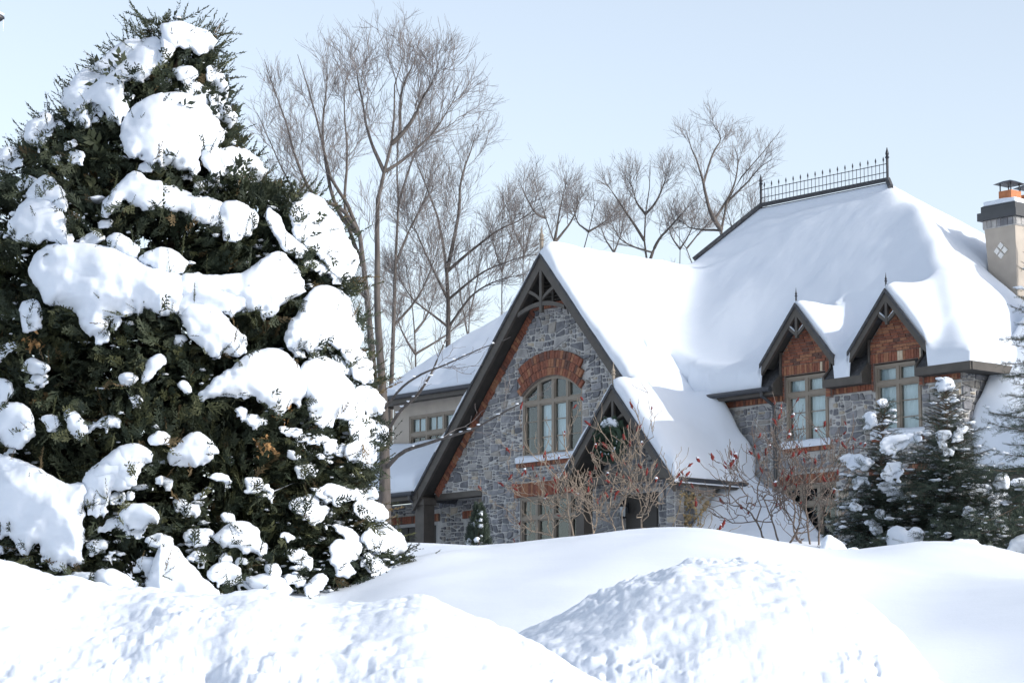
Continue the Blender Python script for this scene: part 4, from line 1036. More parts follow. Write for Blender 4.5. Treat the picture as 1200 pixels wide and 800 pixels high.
def bare_tree(name, label, stems, Y, seed, base_r=.13, dens=1.0, bark='bark', twig='twig', group='bare trees around the house', minr=.0033, l1=(1.0, 2.2), dy=.10, tall=1.0):
    """stems: list of (pixel polyline, start radius, end radius); the first is the trunk and is carried down to the ground"""
    rng = np.random.default_rng(seed)
    tr = []; P0 = None
    for k, (poly, r0, r1) in enumerate(stems):
        n = len(poly); dyy = rng.normal()*dy*14*np.linspace(0, 1, n) if k else np.zeros(n)
        if len(poly[0]) > 2: yy = np.array([p[2] for p in poly])
        else: yy = Y+dyy
        w3 = np.array([at(p[0], p[1], y) for p, y in zip(poly, yy)])
        if k == 0:
            g = float(terrain(w3[0, 0], w3[0, 1]))-.15
            P0 = np.array([w3[0, 0], w3[0, 1], g])
            if w3[0, 2] > g+.5: w3 = np.concatenate([[P0], w3])
            else: w3[0, 2] = g; P0 = w3[0].copy()
        else:
            allp_ = np.concatenate([p_[2:] for p_, _, _ in tr]); j_ = np.argmin(((allp_-w3[0])**2*np.array([1, .25, 1])).sum(1)); w3[0] = allp_[j_]
            w3[1:-1, 1] += (w3[0, 1]-w3[1:-1, 1])*.3 if len(poly[0]) < 3 else 0
        q_ = resample(w3, 18); q_ = q_+np.cumsum(rng.normal(size=q_.shape)*.014, axis=0)*np.linspace(0, 1, 18)[:, None]
        tr.append((q_, r0, min(r1, .008)))
    T = thing(name, label, 'tree', P0, 0, group)
    S = np.stack([p for p, _, _ in tr])
    SR = np.stack([np.linspace(a, b, 18)**1.0 for _, a, b in tr])
    # flare at the foot
    v, q = tubes(S[:1], SR[:1]*(1+.5*np.exp(-np.arange(18)/1.2))[None], 9)
    npmesh('trunk', v-P0, q, M[bark], T)
    parts = []
    if len(S) > 1:
        for i_ in range(1, len(S)):
            v, q = tubes(S[i_:i_+1], SR[i_:i_+1], 6); npmesh('limb', v-P0, q, M[bark], T)
    S0 = S; keep_ = np.array([len(st[0][0]) < 3 for st in stems]); LOW = S[~keep_]; S = S[keep_]
    B, RB = spawn(S, int(9*dens), .25, .93, (18, 44), (l1[0]*1.1, l1[1]*1.2), 9, rng, .36, .06, .016, .006, .76, .8)
    A0, RA0 = spawn(S, int(9*dens), .35, .98, (18, 50), (l1[0]*.5, l1[1]*.65), 7, rng, .35, .06, .009, .005, .7, .8)
    A1, R1_ = spawn(B, int(7*dens), .2, 1.0, (18, 48), (l1[0]*.55, l1[1]*.65), 6, rng, .30, .06, .008, .0045, .6, .8)
    AA = np.concatenate([A1, A0[:, :6]])
    A2, R2_ = spawn(AA, int(4.4*dens), .2, 1.0, (18, 50), (.3, .9), 4, rng, .25, .06, .0065, minr, .5)
    A3, R3_ = spawn(A2, 2, .25, 1.0, (16, 44), (.14, .42), 3, rng, .3, .06, minr, minr*.8, .2)
    if len(LOW):
        L1, RL1 = spawn(LOW, 4, .3, 1, (20, 55), (.6, 1.5), 7, rng, .3, .10, .010, .005, .4); L2, RL2 = spawn(L1, 4, .3, 1, (20, 55), (.2, .6), 4, rng, .25, .12, .006, .004, .3)
        v, q = joinvq([tubes(L1, RL1, 4), tubes(L2, RL2, 3)]); npmesh('low_twigs', v-P0, q, M[twig], T, kind='stuff')
        ps = LOW[:, 3:16].reshape(-1, 3); ps = ps[rng.permutation(len(ps))[:22]]; rb = rng.uniform(.02, .04, len(ps))
        v, f = blobs(ps+np.array([0, -.01, .03]), np.stack([rb*2.4, rb, rb*.6], 1), rng, .12); npmesh('branch_snow', v-P0, None, M['snow'], T, True, f, kind='stuff')
    v, q = joinvq([tubes(B, RB, 4), tubes(A0, RA0, 3), tubes(A1, R1_, 3), tubes(A2, R2_, 3), tubes(A3, R3_, 3)])
    npmesh('crown', v-P0, q, M[twig], T, kind='stuff')
    return T, P0, A1, A2

# ---- background trees
bare_tree('bare_tree', 'multi-stemmed bare tree leaning left beside the big evergreen', [
    ([(448, 640), (444, 520), (436, 400), (428, 310), (421, 257), (406, 236), (391, 215), (383, 182), (373, 131), (360, 90), (352, 64)], .17, .02),
    ([(421, 257), (400, 240), (376, 236), (361, 222), (344, 182), (334, 140), (316, 95), (308, 70)], .07, .012),
    ([(425, 290), (404, 262), (392, 240), (383, 206), (376, 155), (384, 105), (383, 70)], .08, .012),
    ([(430, 330), (412, 280), (402, 240), (410, 190), (404, 122), (410, 82)], .07, .012),
    ([(428, 320), (396, 290), (366, 262), (338, 214), (318, 170), (300, 135)], .06, .012),
    ([(432, 360), (408, 330), (380, 300), (350, 275), (322, 240), (303, 190)], .05, .012)], 79, 31, dens=1.0, l1=(.9, 2.0))
bare_tree('bare_tree', 'tall bare tree with a dark forked trunk in front of the garage', [
    ([(450, 645), (451, 560), (449, 470), (443, 400), (440, 330), (439, 260), (442, 215), (454, 179), (460, 140), (457, 105), (468, 66)], .15, .015),
    ([(455, 178), (470, 158), (484, 140), (497, 112), (508, 95), (518, 70)], .06, .012),
    ([(445, 205), (433, 164), (424, 119), (418, 98), (413, 80)], .05, .012),
    ([(447, 200), (470, 190), (492, 172), (515, 150), (530, 118)], .05, .010),
    ([(458, 150), (470, 110), (484, 84), (492, 66)], .05, .010),
    ([(450, 535, 64), (470, 528, 63.5), (500, 520, 63), (530, 510, 62.5), (560, 500, 62), (596, 478, 61.5), (625, 462, 61)], .055, .012),
    ([(449, 500, 64), (466, 484, 63.5), (490, 464, 63), (506, 440, 62.8), (520, 408, 62.6), (534, 375, 62.5)], .05, .012),
    ([(448, 470, 64), (475, 448, 63), (515, 430, 62), (560, 412, 61.5), (600, 398, 61)], .035, .010)], 64, 32, dens=.9)
bare_tree('bare_tree', 'slim bare tree just right of the tall forked trunk', [
    ([(457, 470), (459, 420), (460, 390), (461, 330), (462, 285), (465, 225), (461, 190), (466, 140), (472, 100)], .12, .015),
    ([(465, 225), (478, 200), (488, 170), (492, 130)], .05, .012),
    ([(462, 300), (480, 270), (500, 235), (508, 190)], .05, .012),
    ([(461, 380), (490, 350), (506, 310), (512, 270)], .05, .012)], 84, 33, dens=1.0)
bare_tree('bare_tree', 'bare tree with long right-reaching limbs behind the upper storey', [
    ([(525, 420), (525, 360), (524, 321), (519, 279), (512, 246), (496, 213), (482, 168)], .17, .02),
    ([(526, 318), (533, 279), (540, 246), (542, 210), (556, 180), (566, 150)], .08, .012),
    ([(527, 325), (554, 291), (584, 267), (608, 258), (628, 240)], .06, .012),
    ([(527, 345), (560, 321), (590, 306), (622, 296)], .05, .012),
    ([(525, 370), (555, 340), (585, 322), (612, 318)], .045, .012),
    ([(524, 340), (500, 300), (486, 270), (478, 240)], .05, .012),
    ([(525, 385), (500, 362), (480, 345), (466, 320)], .045, .012)], 86, 34, dens=1.0)
bare_tree('bare_tree', 'thin bare tree rising just behind the front gable peak', [
    ([(652, 300), (648, 279), (640, 261), (632, 237), (624, 199)], .11, .015),
    ([(648, 275), (655, 255), (657, 240), (666, 215)], .06, .015),
    ([(640, 262), (628, 250), (616, 230), (606, 212)], .05, .012), ([(650, 285), (672, 258), (680, 230)], .05, .012)], 96, 35, dens=.75, l1=(.8, 1.7))
bare_tree('bare_tree', 'small bare tree between the gable peak and the roof dip', [
    ([(683, 296), (685, 283), (693, 269), (700, 250), (697, 212)], .09, .012),
    ([(690, 275), (706, 262), (716, 250)], .05, .012), ([(686, 280), (676, 262), (672, 244)], .04, .012)], 98, 36, dens=.75, l1=(.7, 1.5))
bare_tree('bare_tree', 'round-crowned bare tree above the middle of the roof dip', [
    ([(759, 312), (757, 300), (753, 274), (755, 245), (759, 218), (760, 188)], .15, .015),
    ([(760, 300), (771, 279), (787, 263), (813, 234)], .07, .012),
    ([(753, 280), (741, 258), (728, 237), (713, 219)], .06, .012),
    ([(755, 262), (768, 238), (780, 216), (786, 200)], .05, .012),
    ([(754, 262), (744, 236), (736, 210)], .05, .012),
    ([(757, 295), (738, 288), (722, 275), (714, 258)], .04, .012)], 97, 37, dens=.8, l1=(.7, 1.6))
bare_tree('bare_tree', 'forked bare tree standing close left of the iron ridge cresting', [
    ([(842, 300), (843, 282), (844, 258), (853, 229), (869, 207), (893, 181), (912, 157)], .16, .015),
    ([(841, 275), (832, 250), (827, 221), (819, 191), (803, 152)], .09, .012),
    ([(827, 215), (835, 180), (846, 165), (833, 142)], .05, .012),
    ([(846, 255), (860, 222), (866, 190), (862, 168)], .05, .012),
    ([(850, 240), (876, 214), (890, 196), (905, 186)], .05, .012),
    ([(842, 280), (813, 269), (792, 255)], .05, .012)], 95, 38, dens=.72, l1=(.7, 1.6))
bare_tree('bare_tree', 'low bare tree leaning left at the foot of the main roof hip', [
    ([(816, 312), (813, 300), (800, 285), (784, 261), (780, 240)], .08, .012),
    ([(806, 292), (822, 270), (832, 255)], .04, .012)], 99, 39, dens=.75, l1=(.6, 1.3))
bare_tree('bare_tree', 'tangled young bare tree behind the left roof slope', [
    ([(488, 430), (488, 400), (484, 360), (478, 320), (470, 290)], .08, .012),
    ([(488, 400), (502, 370), (512, 340)], .05, .012), ([(488, 415), (470, 390), (462, 365)], .05, .012), ([(489, 420), (512, 400), (536, 385), (556, 360)], .05, .012)], 92, 40, dens=.9, l1=(.8, 1.8))

for lab, x0, y0, yt, dep, sd_ in (('thin bare tree between the long-limbed tree and the gable peak', 588, 330, 232, 101, 41), ('wispy bare tree just left of the gable peak', 612, 310, 215, 103, 42), ('wispy bare tree right of the small tree above the roof dip', 718, 310, 238, 104, 43),
                              ('thin bare tree showing between the round crown and the forked tree', 796, 312, 236, 105, 44), ('slight bare tree low behind the forked tree by the cresting', 868, 300, 222, 104, 45), ('thin upright bare tree in the thicket above the left roof', 548, 400, 262, 98, 46)):
    bare_tree('bare_tree', lab, [([(x0, y0), (x0+2, (y0*2+yt)/3), (x0-1, (y0+2*yt)/3), (x0+3, yt)], .07, .012), ([(x0+1, y0-20), (x0+11, (y0+yt)/2), (x0+18, yt+14)], .04, .010), ([(x0+1, y0-14), (x0-10, (y0+yt)/2+6), (x0-17, yt+20)], .04, .010)], dep, sd_, dens=.7, l1=(.7, 1.5))

# ================================================================== SPRAY TEMPLATES
def diamonds(a, b, w, nrm):
    """thin kite from a to b"""
    d = b-a; s = np.cross(d, nrm); s = s/(np.linalg.norm(s)+1e-9)*w
    return [a, a+d*.45+s, b, a+d*.45-s]
def cedar_template(seed, nb=10, sub=2, wd=1.0):
    r = np.random.default_rng(seed); V_ = []
    nz = np.array([0, 0, 1.])
    V_ += diamonds(np.zeros(3), np.array([1, 0, .08]), .045, nz)
    for k in range(nb):
        t = .10+.93*k/nb; sg = 1 if k % 2 else -1; L = (.50-.30*t)*r.uniform(.75, 1.15); an = R(r.uniform(28, 48))*sg
        b = np.array([t, 0, .08*t]); d = np.array([math.cos(an), math.sin(an), r.uniform(-.25, .35)]); e_ = b+d*L
        V_ += diamonds(b, e_, .045*wd, nz+r.normal(size=3)*.35)
        for j in range(sub):
            t2 = .35+.3*j; b2 = b+d*L*t2; an2 = an+R(38)*(1 if j % 2 else -1)
            d2 = np.array([math.cos(an2), math.sin(an2), r.uniform(-.3, .4)]); V_ += diamonds(b2, b2+d2*L*.42, .036, nz+r.normal(size=3)*.4)
    return np.array(V_)
def spruce_template(seed, n=10):
    r = np.random.default_rng(seed); V_ = []
    V_ += diamonds(np.zeros(3), np.array([1, 0, 0]), .012, np.array([0, 0, 1.]))
    for k in range(n):
        t = (k+.5)/n; a = r.uniform(0, 2*math.pi)
        for m_ in (0, 2.1, 4.2):
            d = np.array([.55, .83*math.cos(a+m_), .83*math.sin(a+m_)]); b = np.array([t, 0, 0]); V_ += diamonds(b, b+d*.19*r.uniform(.8, 1.15), .016, r.normal(size=3))
    return np.array(V_)
CT_ = [cedar_template(i) for i in range(6)]
CT2_ = [cedar_template(i+20, 10, 0, 1.45) for i in range(4)]
def leader_template(seed):
    r = np.random.default_rng(seed); V_ = []; nz = np.array([0, 0, 1.]); bend = r.uniform(-.12, .12)
    pt = lambda t: np.array([t, bend*t*t, .05*t])
    for k in range(4): V_ += diamonds(pt(k/4), pt((k+1.2)/4), .016, nz)
    for k in range(22):
        t = .08+.9*k/22; sg = 1 if k % 2 else -1; L = (.20-.13*t)*r.uniform(.5, 1.3); an = R(r.uniform(18, 42))*sg
        d = np.array([math.cos(an), math.sin(an)*.8, math.sin(an)*r.uniform(-.9, .9)]); b = pt(t); V_ += diamonds(b, b+d*L, .017, nz+r.normal(size=3)*.5)
        b2 = b+d*L*.45; d2 = d+r.normal(size=3)*.35; V_ += diamonds(b2, b2+d2*L*.5, .013, nz+r.normal(size=3)*.5)
    return np.array(V_)
CT3_ = [leader_template(i+40) for i in range(5)]
ST_ = [spruce_template(i) for i in range(4)]
def instance(templates, pos, dirs, size, rng, flat=.0, mats=3, matp=None):
    """bake templates at pos, x axis along dirs -> verts, quads, material index"""
    N = len(pos); d = dirs/(np.linalg.norm(dirs, axis=1, keepdims=True)+1e-9)
    rv = rng.normal(size=(N, 3)); rv[:, 2] += flat
    y = np.cross(rv, d); y /= np.linalg.norm(y, axis=1, keepdims=True)+1e-9; z = np.cross(d, y)
    ch = rng.integers(0, len(templates), N); vs, qs, ms, off = [], [], [], 0
    mi = rng.choice(mats, N, p=matp)
    for k, t in enumerate(templates):
        s = np.where(ch == k)[0]
        if not len(s): continue
        B = np.stack([d[s], y[s], z[s]], 1)*size[s][:, None, None]
        v = pos[s][:, None]+np.einsum('tk,nkj->ntj', t, B)
        nq = len(t)//4; q = (np.arange(len(s))[:, None]*len(t)+np.arange(nq)[None]*4).reshape(-1, 1)+np.arange(4)[None]
        vs.append(v.reshape(-1, 3)); qs.append(q+off); off += len(s)*len(t); ms.append(np.repeat(mi[s], nq))
    return np.concatenate(vs), np.concatenate(qs), np.concatenate(ms)
# ================================================================== THE BIG EVERGREEN
CYD = 40.0
LW_ = [(10, 4), (24, 10), (50, 22), (90, 72), (130, 112), (165, 150), (190, 178), (300, 250), (500, 285), (720, 310)]
RW_ = [(10, 4), (24, 16), (45, 50), (70, 56), (100, 60), (150, 72), (195, 98), (225, 118), (238, 176), (280, 206), (330, 222), (430, 240), (520, 252), (570, 236), (620, 252), (660, 285), (720, 305)]
PXM = FPX/CYD
def csurf(px, py, r=1.0):
    """front depth of the crown surface under a pixel"""
    w_ = np.where(px < 190, interp(py, LW_), interp(py, RW_)); s = np.clip((px-190)/w_, -.995, .995)
    return CYD-np.sqrt(1-s*s)*w_/PXM*.80*r
cbase = at(190, 705, CYD); cgz = float(terrain(cbase[0], cbase[1]))-.1; cbase = np.array([cbase[0], CYD, cgz])
cedar = thing('evergreen_tree', 'big dark evergreen tree bowed under thick clumps of snow on the left', 'tree', cbase)
# trunk and limbs
tp = np.array([[cbase[0], CYD, cgz], [cbase[0]+.05, CYD, cgz+3], [cbase[0]+.1, CYD, cgz+6], [at(200, 40, CYD)[0], CYD, at(200, 40, CYD)[2]]])
v, q = tubes(resample(tp, 12)[None], np.linspace(.24, .03, 12)[None], 9); npmesh('trunk', v-cbase, q, M['cedar_bark'], cedar)
rng = np.random.default_rng(5)
nl = 46; t = np.linspace(.06, .9, nl); az = rng.uniform(-2.6, 2.6, nl)
L_ = np.interp(t, [0, .3, .6, .8, .95], [2.9, 2.7, 1.7, .7, .3])
P = np.zeros((nl, 8, 3)); s = np.linspace(0, 1, 8)
st_ = resample(tp, 40)[(t*39).astype(int)]
for i in range(nl):
    d = np.array([math.sin(az[i]), -math.cos(az[i]), 0])
    P[i] = st_[i]+d*(L_[i]*s)[:, None]; P[i][:, 2] += .5*s-.55*s**2*L_[i]*.4
P += np.cumsum(rng.normal(size=P.shape)*.03, axis=1)
v, q = tubes(P, np.linspace(.06, .012, 8)[None].repeat(nl, 0), 5); npmesh('limbs', v-cbase, q, M['cedar_bark'], cedar, kind='stuff')

a5 = lambda L: [(x/2.667, y/2.667) for x, y in L]
a6 = lambda L: [(x/2.667, y/2.667+280) for x, y in L]
a7 = lambda L: [(x*.45, y*.45+500) for x, y in L]
CL = [
 a5([(500, 85), (530, 75), (560, 72), (600, 85), (640, 105), (682, 125), (660, 150), (620, 165), (590, 140), (560, 152), (535, 140), (515, 120)]),
 a5([(495, 140), (440, 125), (390, 130), (350, 165), (310, 200), (260, 225), (215, 270), (195, 310), (205, 340), (235, 380), (265, 398), (270, 360), (255, 330), (280, 310), (310, 330), (330, 355), (350, 385), (380, 380), (395, 345), (375, 300), (380, 260), (400, 240), (440, 250), (470, 230), (490, 200), (500, 170)]),
 a5([(545, 215), (600, 210), (620, 235), (590, 250), (550, 245)]),
 a5([(410, 350), (440, 320), (480, 300), (530, 293), (590, 300), (640, 330), (675, 370), (695, 430), (680, 455), (640, 450), (615, 480), (610, 545), (580, 530), (555, 510), (520, 525), (500, 500), (470, 505), (440, 480), (410, 490), (385, 470), (390, 430), (375, 410), (395, 380)]),
 a5([(80, 410), (120, 360), (150, 350), (168, 380), (160, 420), (130, 460), (90, 455)]),
 a5([(650, 290), (690, 300), (735, 365), (740, 395), (700, 390), (670, 340)]),
 a5([(700, 460), (760, 470), (810, 500), (835, 540), (800, 570), (780, 550), (760, 560), (740, 595), (725, 560), (690, 520), (680, 490)]),
 a5([(325, 650), (350, 610), (385, 560), (430, 535), (450, 565), (530, 580), (580, 610), (640, 620), (690, 655), (660, 690), (600, 680), (560, 660), (520, 650), (480, 640), (450, 655), (420, 640), (390, 615), (360, 640), (335, 670)]),
 a5([(695, 640), (730, 630), (770, 645), (812, 685), (790, 720), (740, 760), (700, 730), (690, 690)]),
 a5([(80, 605), (120, 560), (150, 550), (190, 590), (215, 650), (190, 660), (150, 625), (110, 612)]),
 a5([(15, 740), (35, 700), (60, 650), (100, 620), (150, 625), (195, 660), (205, 710), (228, 770), (190, 765), (150, 740), (110, 760), (60, 750), (40, 735)]),
 a5([(905, 660), (935, 620), (970, 605), (1010, 630), (1050, 680), (1080, 740), (1110, 810), (1115, 860), (1080, 880), (1040, 850), (1010, 800), (960, 770), (930, 740)]),
 a5([(650, 205), (690, 225), (700, 260), (710, 290), (680, 285), (660, 250)]),
 a5([(830, 640), (870, 680), (900, 740), (960, 770), (950, 800), (900, 790), (860, 750)]),
 a5([(0, 480), (30, 460), (60, 480), (70, 510), (40, 530), (0, 520)]),
 a5([(330, 745), (370, 730), (410, 755), (440, 790), (400, 800), (350, 780)]),
 a6([(92, 85), (130, 35), (180, 18), (250, 18), (320, 25), (380, 40), (430, 75), (480, 100), (560, 110), (575, 150), (560, 200), (545, 235), (510, 240), (450, 210), (400, 240), (370, 230), (345, 250), (330, 280), (300, 300), (280, 310), (260, 280), (240, 220), (200, 200), (150, 210), (135, 170), (105, 130)]),
 a6([(560, 112), (620, 115), (680, 120), (740, 120), (790, 90), (830, 60), (870, 42), (900, 65), (930, 100), (952, 140), (940, 175), (900, 190), (870, 210), (845, 245), (810, 220), (780, 230), (750, 190), (700, 185), (650, 190), (600, 180), (560, 190)]),
 a6([(585, 185), (640, 190), (690, 230), (740, 290), (770, 325), (740, 365), (690, 355), (650, 360), (620, 320), (580, 280), (575, 230)]),
 a6([(58, 215), (100, 185), (128, 220), (120, 270), (80, 288)]),
 a6([(892, 305), (930, 240), (960, 180), (1000, 145), (1050, 155), (1090, 190), (1108, 240), (1070, 270), (1080, 310), (1040, 312), (1000, 330), (960, 345), (900, 335)]),
 a6([(640, 470), (680, 440), (740, 400), (770, 365), (830, 345), (880, 350), (920, 385), (950, 430), (968, 480), (930, 500), (900, 530), (870, 547), (830, 510), (800, 485), (760, 490), (710, 480), (660, 490), (625, 512)]),
 a6([(940, 400), (980, 375), (1020, 370), (1060, 400), (1090, 450), (1120, 510), (1132, 545), (1100, 572), (1060, 550), (1030, 575), (1000, 592), (970, 550), (960, 500), (955, 450)]),
 a6([(442, 440), (470, 375), (500, 362), (522, 380), (490, 410), (460, 442)]),
 a6([(553, 458), (575, 443), (597, 460), (575, 474)]), a6([(375, 425), (415, 423), (425, 448), (388, 450)]),
 a6([(518, 693), (550, 650), (585, 620), (620, 606), (660, 635), (687, 665), (650, 680), (600, 717), (560, 700)]),
 a6([(265, 745), (300, 710), (350, 670), (400, 643), (440, 650), (478, 680), (440, 700), (430, 740), (410, 770), (380, 788), (350, 770), (330, 802), (275, 810)]),
 a6([(-20, 440), (30, 445), (38, 490), (-5, 522), (-30, 500)]), a6([(-20, 530), (50, 510), (97, 540), (103, 600), (70, 642), (40, 652), (-20, 625)]),
 a6([(203, 540), (235, 538), (268, 600), (242, 628), (220, 590)]), a6([(73, 402), (100, 373), (142, 390), (148, 418), (100, 422)]),
 a6([(1105, 480), (1150, 458), (1192, 500), (1200, 540), (1158, 552)]), a6([(1072, 672), (1130, 628), (1172, 660), (1182, 702), (1120, 702)]), a6([(1155, 592), (1200, 568), (1212, 632), (1170, 624)]),
 a6([(980, 792), (1030, 768), (1080, 780), (1145, 802), (1090, 812), (1020, 812)]), a6([(425, 58), (500, 30), (552, 40), (592, 92), (540, 108), (480, 98)]),
 a6([(1055, 290), (1100, 328), (1152, 380), (1172, 432), (1130, 442), (1088, 400)]), a6([(470, 620), (500, 605), (528, 620), (510, 642), (480, 640)]),
 a6([(295, 290), (330, 285), (345, 310), (320, 325), (298, 315)]), a6([(130, 560), (165, 555), (180, 580), (150, 585)]), a6([(355, 245), (378, 245), (375, 270), (352, 268)]),
 a6([(520, 120), (640, 118), (760, 125), (800, 150), (770, 205), (715, 235), (670, 215), (630, 235), (580, 245), (530, 225)]),
 a5([(590, 615), (650, 622), (705, 640), (722, 690), (690, 705), (640, 692), (600, 680)]),
 a5([(640, 455), (700, 468), (722, 530), (695, 562), (660, 540), (630, 500)]),
 a5([(430, 130), (500, 118), (545, 140), (528, 190), (488, 212), (440, 200)]),
 a6([(1045, 250), (1110, 258), (1135, 325), (1095, 352), (1060, 335), (1030, 322)]),
 a6([(1095, 560), (1150, 552), (1182, 600), (1150, 642), (1120, 620), (1095, 612)]),
 a7([(-25, 66), (0, 75), (50, 90), (100, 110), (150, 145), (190, 160), (222, 142), (218, 180), (210, 260), (205, 368), (170, 350), (145, 378), (120, 340), (100, 290), (60, 340), (45, 300), (20, 260), (-25, 240)]),
 a7([(228, 118), (270, 85), (330, 48), (370, 48), (397, 75), (350, 105), (350, 140), (310, 168), (280, 140), (282, 222), (240, 228), (218, 190), (235, 150)]),
 a7([(308, 228), (350, 203), (400, 208), (413, 250), (370, 262), (330, 252)]), a7([(560, 285), (600, 253), (640, 248), (667, 265), (695, 335), (650, 327), (610, 305), (572, 308)]),
 a7([(532, 383), (570, 353), (610, 358), (628, 397), (580, 413)]), a7([(428, 298), (460, 320), (500, 370), (540, 410), (572, 445), (500, 455), (440, 445), (380, 432), (398, 360)]),
 a7([(635, 397), (690, 383), (742, 393), (758, 445), (700, 435)]), a7([(243, 383), (280, 368), (350, 398), (362, 432), (300, 438), (258, 412)]),
 a7([(832, 172), (880, 148), (918, 185), (890, 198)]), a7([(922, 195), (970, 193), (1002, 215), (1002, 240), (970, 252), (935, 225)]),
 a7([(938, 287), (980, 253), (1020, 258), (1065, 312), (1020, 332), (980, 320)]), a7([(858, 302), (930, 293), (942, 330), (900, 350), (932, 380), (890, 392), (870, 360)]),
 a7([(785, 435), (830, 378), (852, 400), (830, 435)]), a7([(1018, 458), (1070, 448), (1092, 482), (1040, 492)]), a7([(498, 275), (530, 272), (543, 302), (508, 302)]),
 a7([(912, 166), (975, 158), (983, 186), (930, 187)]), a7([(898, 66), (930, 33), (977, 38), (983, 97), (940, 82)]), a7([(690, 365), (720, 355), (735, 385), (705, 395)]),
]
def poly_sdf(X, Y, poly):
    """positive inside"""
    pts = np.array(poly); d = np.full(X.shape, 1e9); ins = np.zeros(X.shape, bool)
    for a, b in zip(pts, np.roll(pts, -1, 0)):
        e_ = b-a; t = np.clip(((X-a[0])*e_[0]+(Y-a[1])*e_[1])/(e_@e_+1e-9), 0, 1)
        d = np.minimum(d, np.hypot(X-a[0]-t*e_[0], Y-a[1]-t*e_[1]))
        c = ((a[1] > Y) != (b[1] > Y)) & (X < (b[0]-a[0])*(Y-a[1])/(b[1]-a[1]+1e-12)+a[0]); ins ^= c
    return np.where(ins, d, -d)
def smooth_poly(poly, it=2):
    p = np.array(poly)
    for _ in range(it):
        q = np.roll(p, -1, 0); p = np.stack([p*.75+q*.25, p*.25+q*.75], 1).reshape(-1, 2)
    return p
def pillow(name, poly, surf, ppm, parent, base, seed, thick=.6, step=2.3, rag=2.4, out=.10, matn='snow'):
    sp = smooth_poly(poly); lo = sp.min(0)-6; hi = sp.max(0)+6
    xs = np.arange(lo[0], hi[0]+step, step); ys = np.arange(lo[1], hi[1]+step, step)
    X, Y = np.meshgrid(xs, ys)
    sd = poly_sdf(X, Y, sp)
    rel = np.clip((Y-lo[1])/(hi[1]-lo[1]), 0, 1)
    sd = sd+2.8+rag*fbm(X/11, Y/9, 0, seed, 3)*(.35+1.1*rel)+rag*.9*rel**2*fbm(X/4.5, Y/14, 2, seed+31, 2)
    gy_, gx_ = np.gradient(sd, step); gm = np.sqrt(gx_**2+gy_**2)+1e-6
    inside = sd > 0
    a = inside[:-1, :-1] | inside[1:, :-1] | inside[:-1, 1:] | inside[1:, 1:]
    near = np.zeros_like(inside); near[:-1, :-1] |= a; near[1:, :-1] |= a; near[:-1, 1:] |= a; near[1:, 1:] |= a
    outv = near & ~inside
    X = np.where(outv, X-gx_/gm**2*np.clip(sd, -4, 0), X); Y = np.where(outv, Y-gy_/gm**2*np.clip(sd, -4, 0), Y)
    mx = max(sd.max(), 3.0); Rr = max(mx*.95, 4.0)
    s_ = np.clip(sd, 0, None); q = np.clip(s_/Rr, 0, 1)
    t = Rr*np.sqrt(np.clip(1-(1-q)**2, 0, 1))/ppm*thick*1.25
    # the load hangs out over its lower edge, and rolls back at the top
    t = t*(1.12-.5*rel**2.2)
    bump_ = (.075*fbm(X/30, Y/26, 0, seed+3, 2)+.012*fbm(X/9, Y/9, 0, seed+9, 2))*np.clip(s_/6, 0, 1)
    Y0 = surf(X, Y)-out
    front = at(X, Y, Y0-t-bump_); back = at(X, Y, Y0+t*.55+.02*np.clip(s_/3, 0, 1))
    idx = -np.ones(X.shape, int); idx[near] = np.arange(near.sum()); n = near.sum()
    bi = np.where(outv, idx, idx+n)            # rim is shared
    a0, b0, c0_, e0 = [k[a] for k in (idx[:-1, :-1], idx[:-1, 1:], idx[1:, 1:], idx[1:, :-1])]
    a1, b1, c1_, e1 = [k[a] for k in (bi[:-1, :-1], bi[:-1, 1:], bi[1:, 1:], bi[1:, :-1])]
    quads = np.concatenate([np.stack([e0, c0_, b0, a0], 1), np.stack([a1, b1, c1_, e1], 1)])
    verts = np.concatenate([front[near], back[near]])
    return npmesh(name, verts-base, quads, M[matn], parent)
# small ragged pads between the traced ones: denser on the windward right side and low down
r_ = random.Random(12); extra = []
for _ in range(1500):
    if len(extra) > 70: break
    py = r_.uniform(60, 690); t_ = r_.uniform(-.95, .97)
    w_ = float(interp(py, LW_)) if t_ < 0 else float(interp(py, RW_)); px = 190+t_*w_
    p_ = .16+.8*(px > 330)+.5*(py > 560)+.25*(py < 230)
    if px < -20 or r_.random() > p_: continue
    W_ = (4+16*r_.random()**1.8)*(1.25 if px > 350 else 1); H_ = W_*r_.uniform(.28, .6)
    if any(abs(px-a)+abs(py-b) < 13 for a, b, _c2 in extra): continue
    pl = np.array([(px, py)])
    if max(float(poly_sdf(np.array([px]), np.array([py]), np.array(c_))[0]) for c_ in CL[:60]) > -3: continue
    tilt_ = r_.uniform(-.2, .2)+.5*t_
    extra.append((px, py, [(px+math.cos(a)*W_*r_.uniform(.65, 1.2), py+math.sin(a)*H_*r_.uniform(.6, 1.15)+math.cos(a)*W_*tilt_) for a in np.linspace(0, 6.28, 10)[:-1]]))
for k, (_a, _b, pl) in enumerate(extra): pillow('snow_clump', pl, csurf, PXM, cedar, cbase, 400+k, thick=.42, step=1.4, rag=4.2, out=.07)
CL = CL+[e_[2] for e_ in extra]
for k, pl in enumerate(CL[:-len(extra)]): pillow('snow_clump', pl, csurf, PXM, cedar, cbase, 100+k, out=.20)
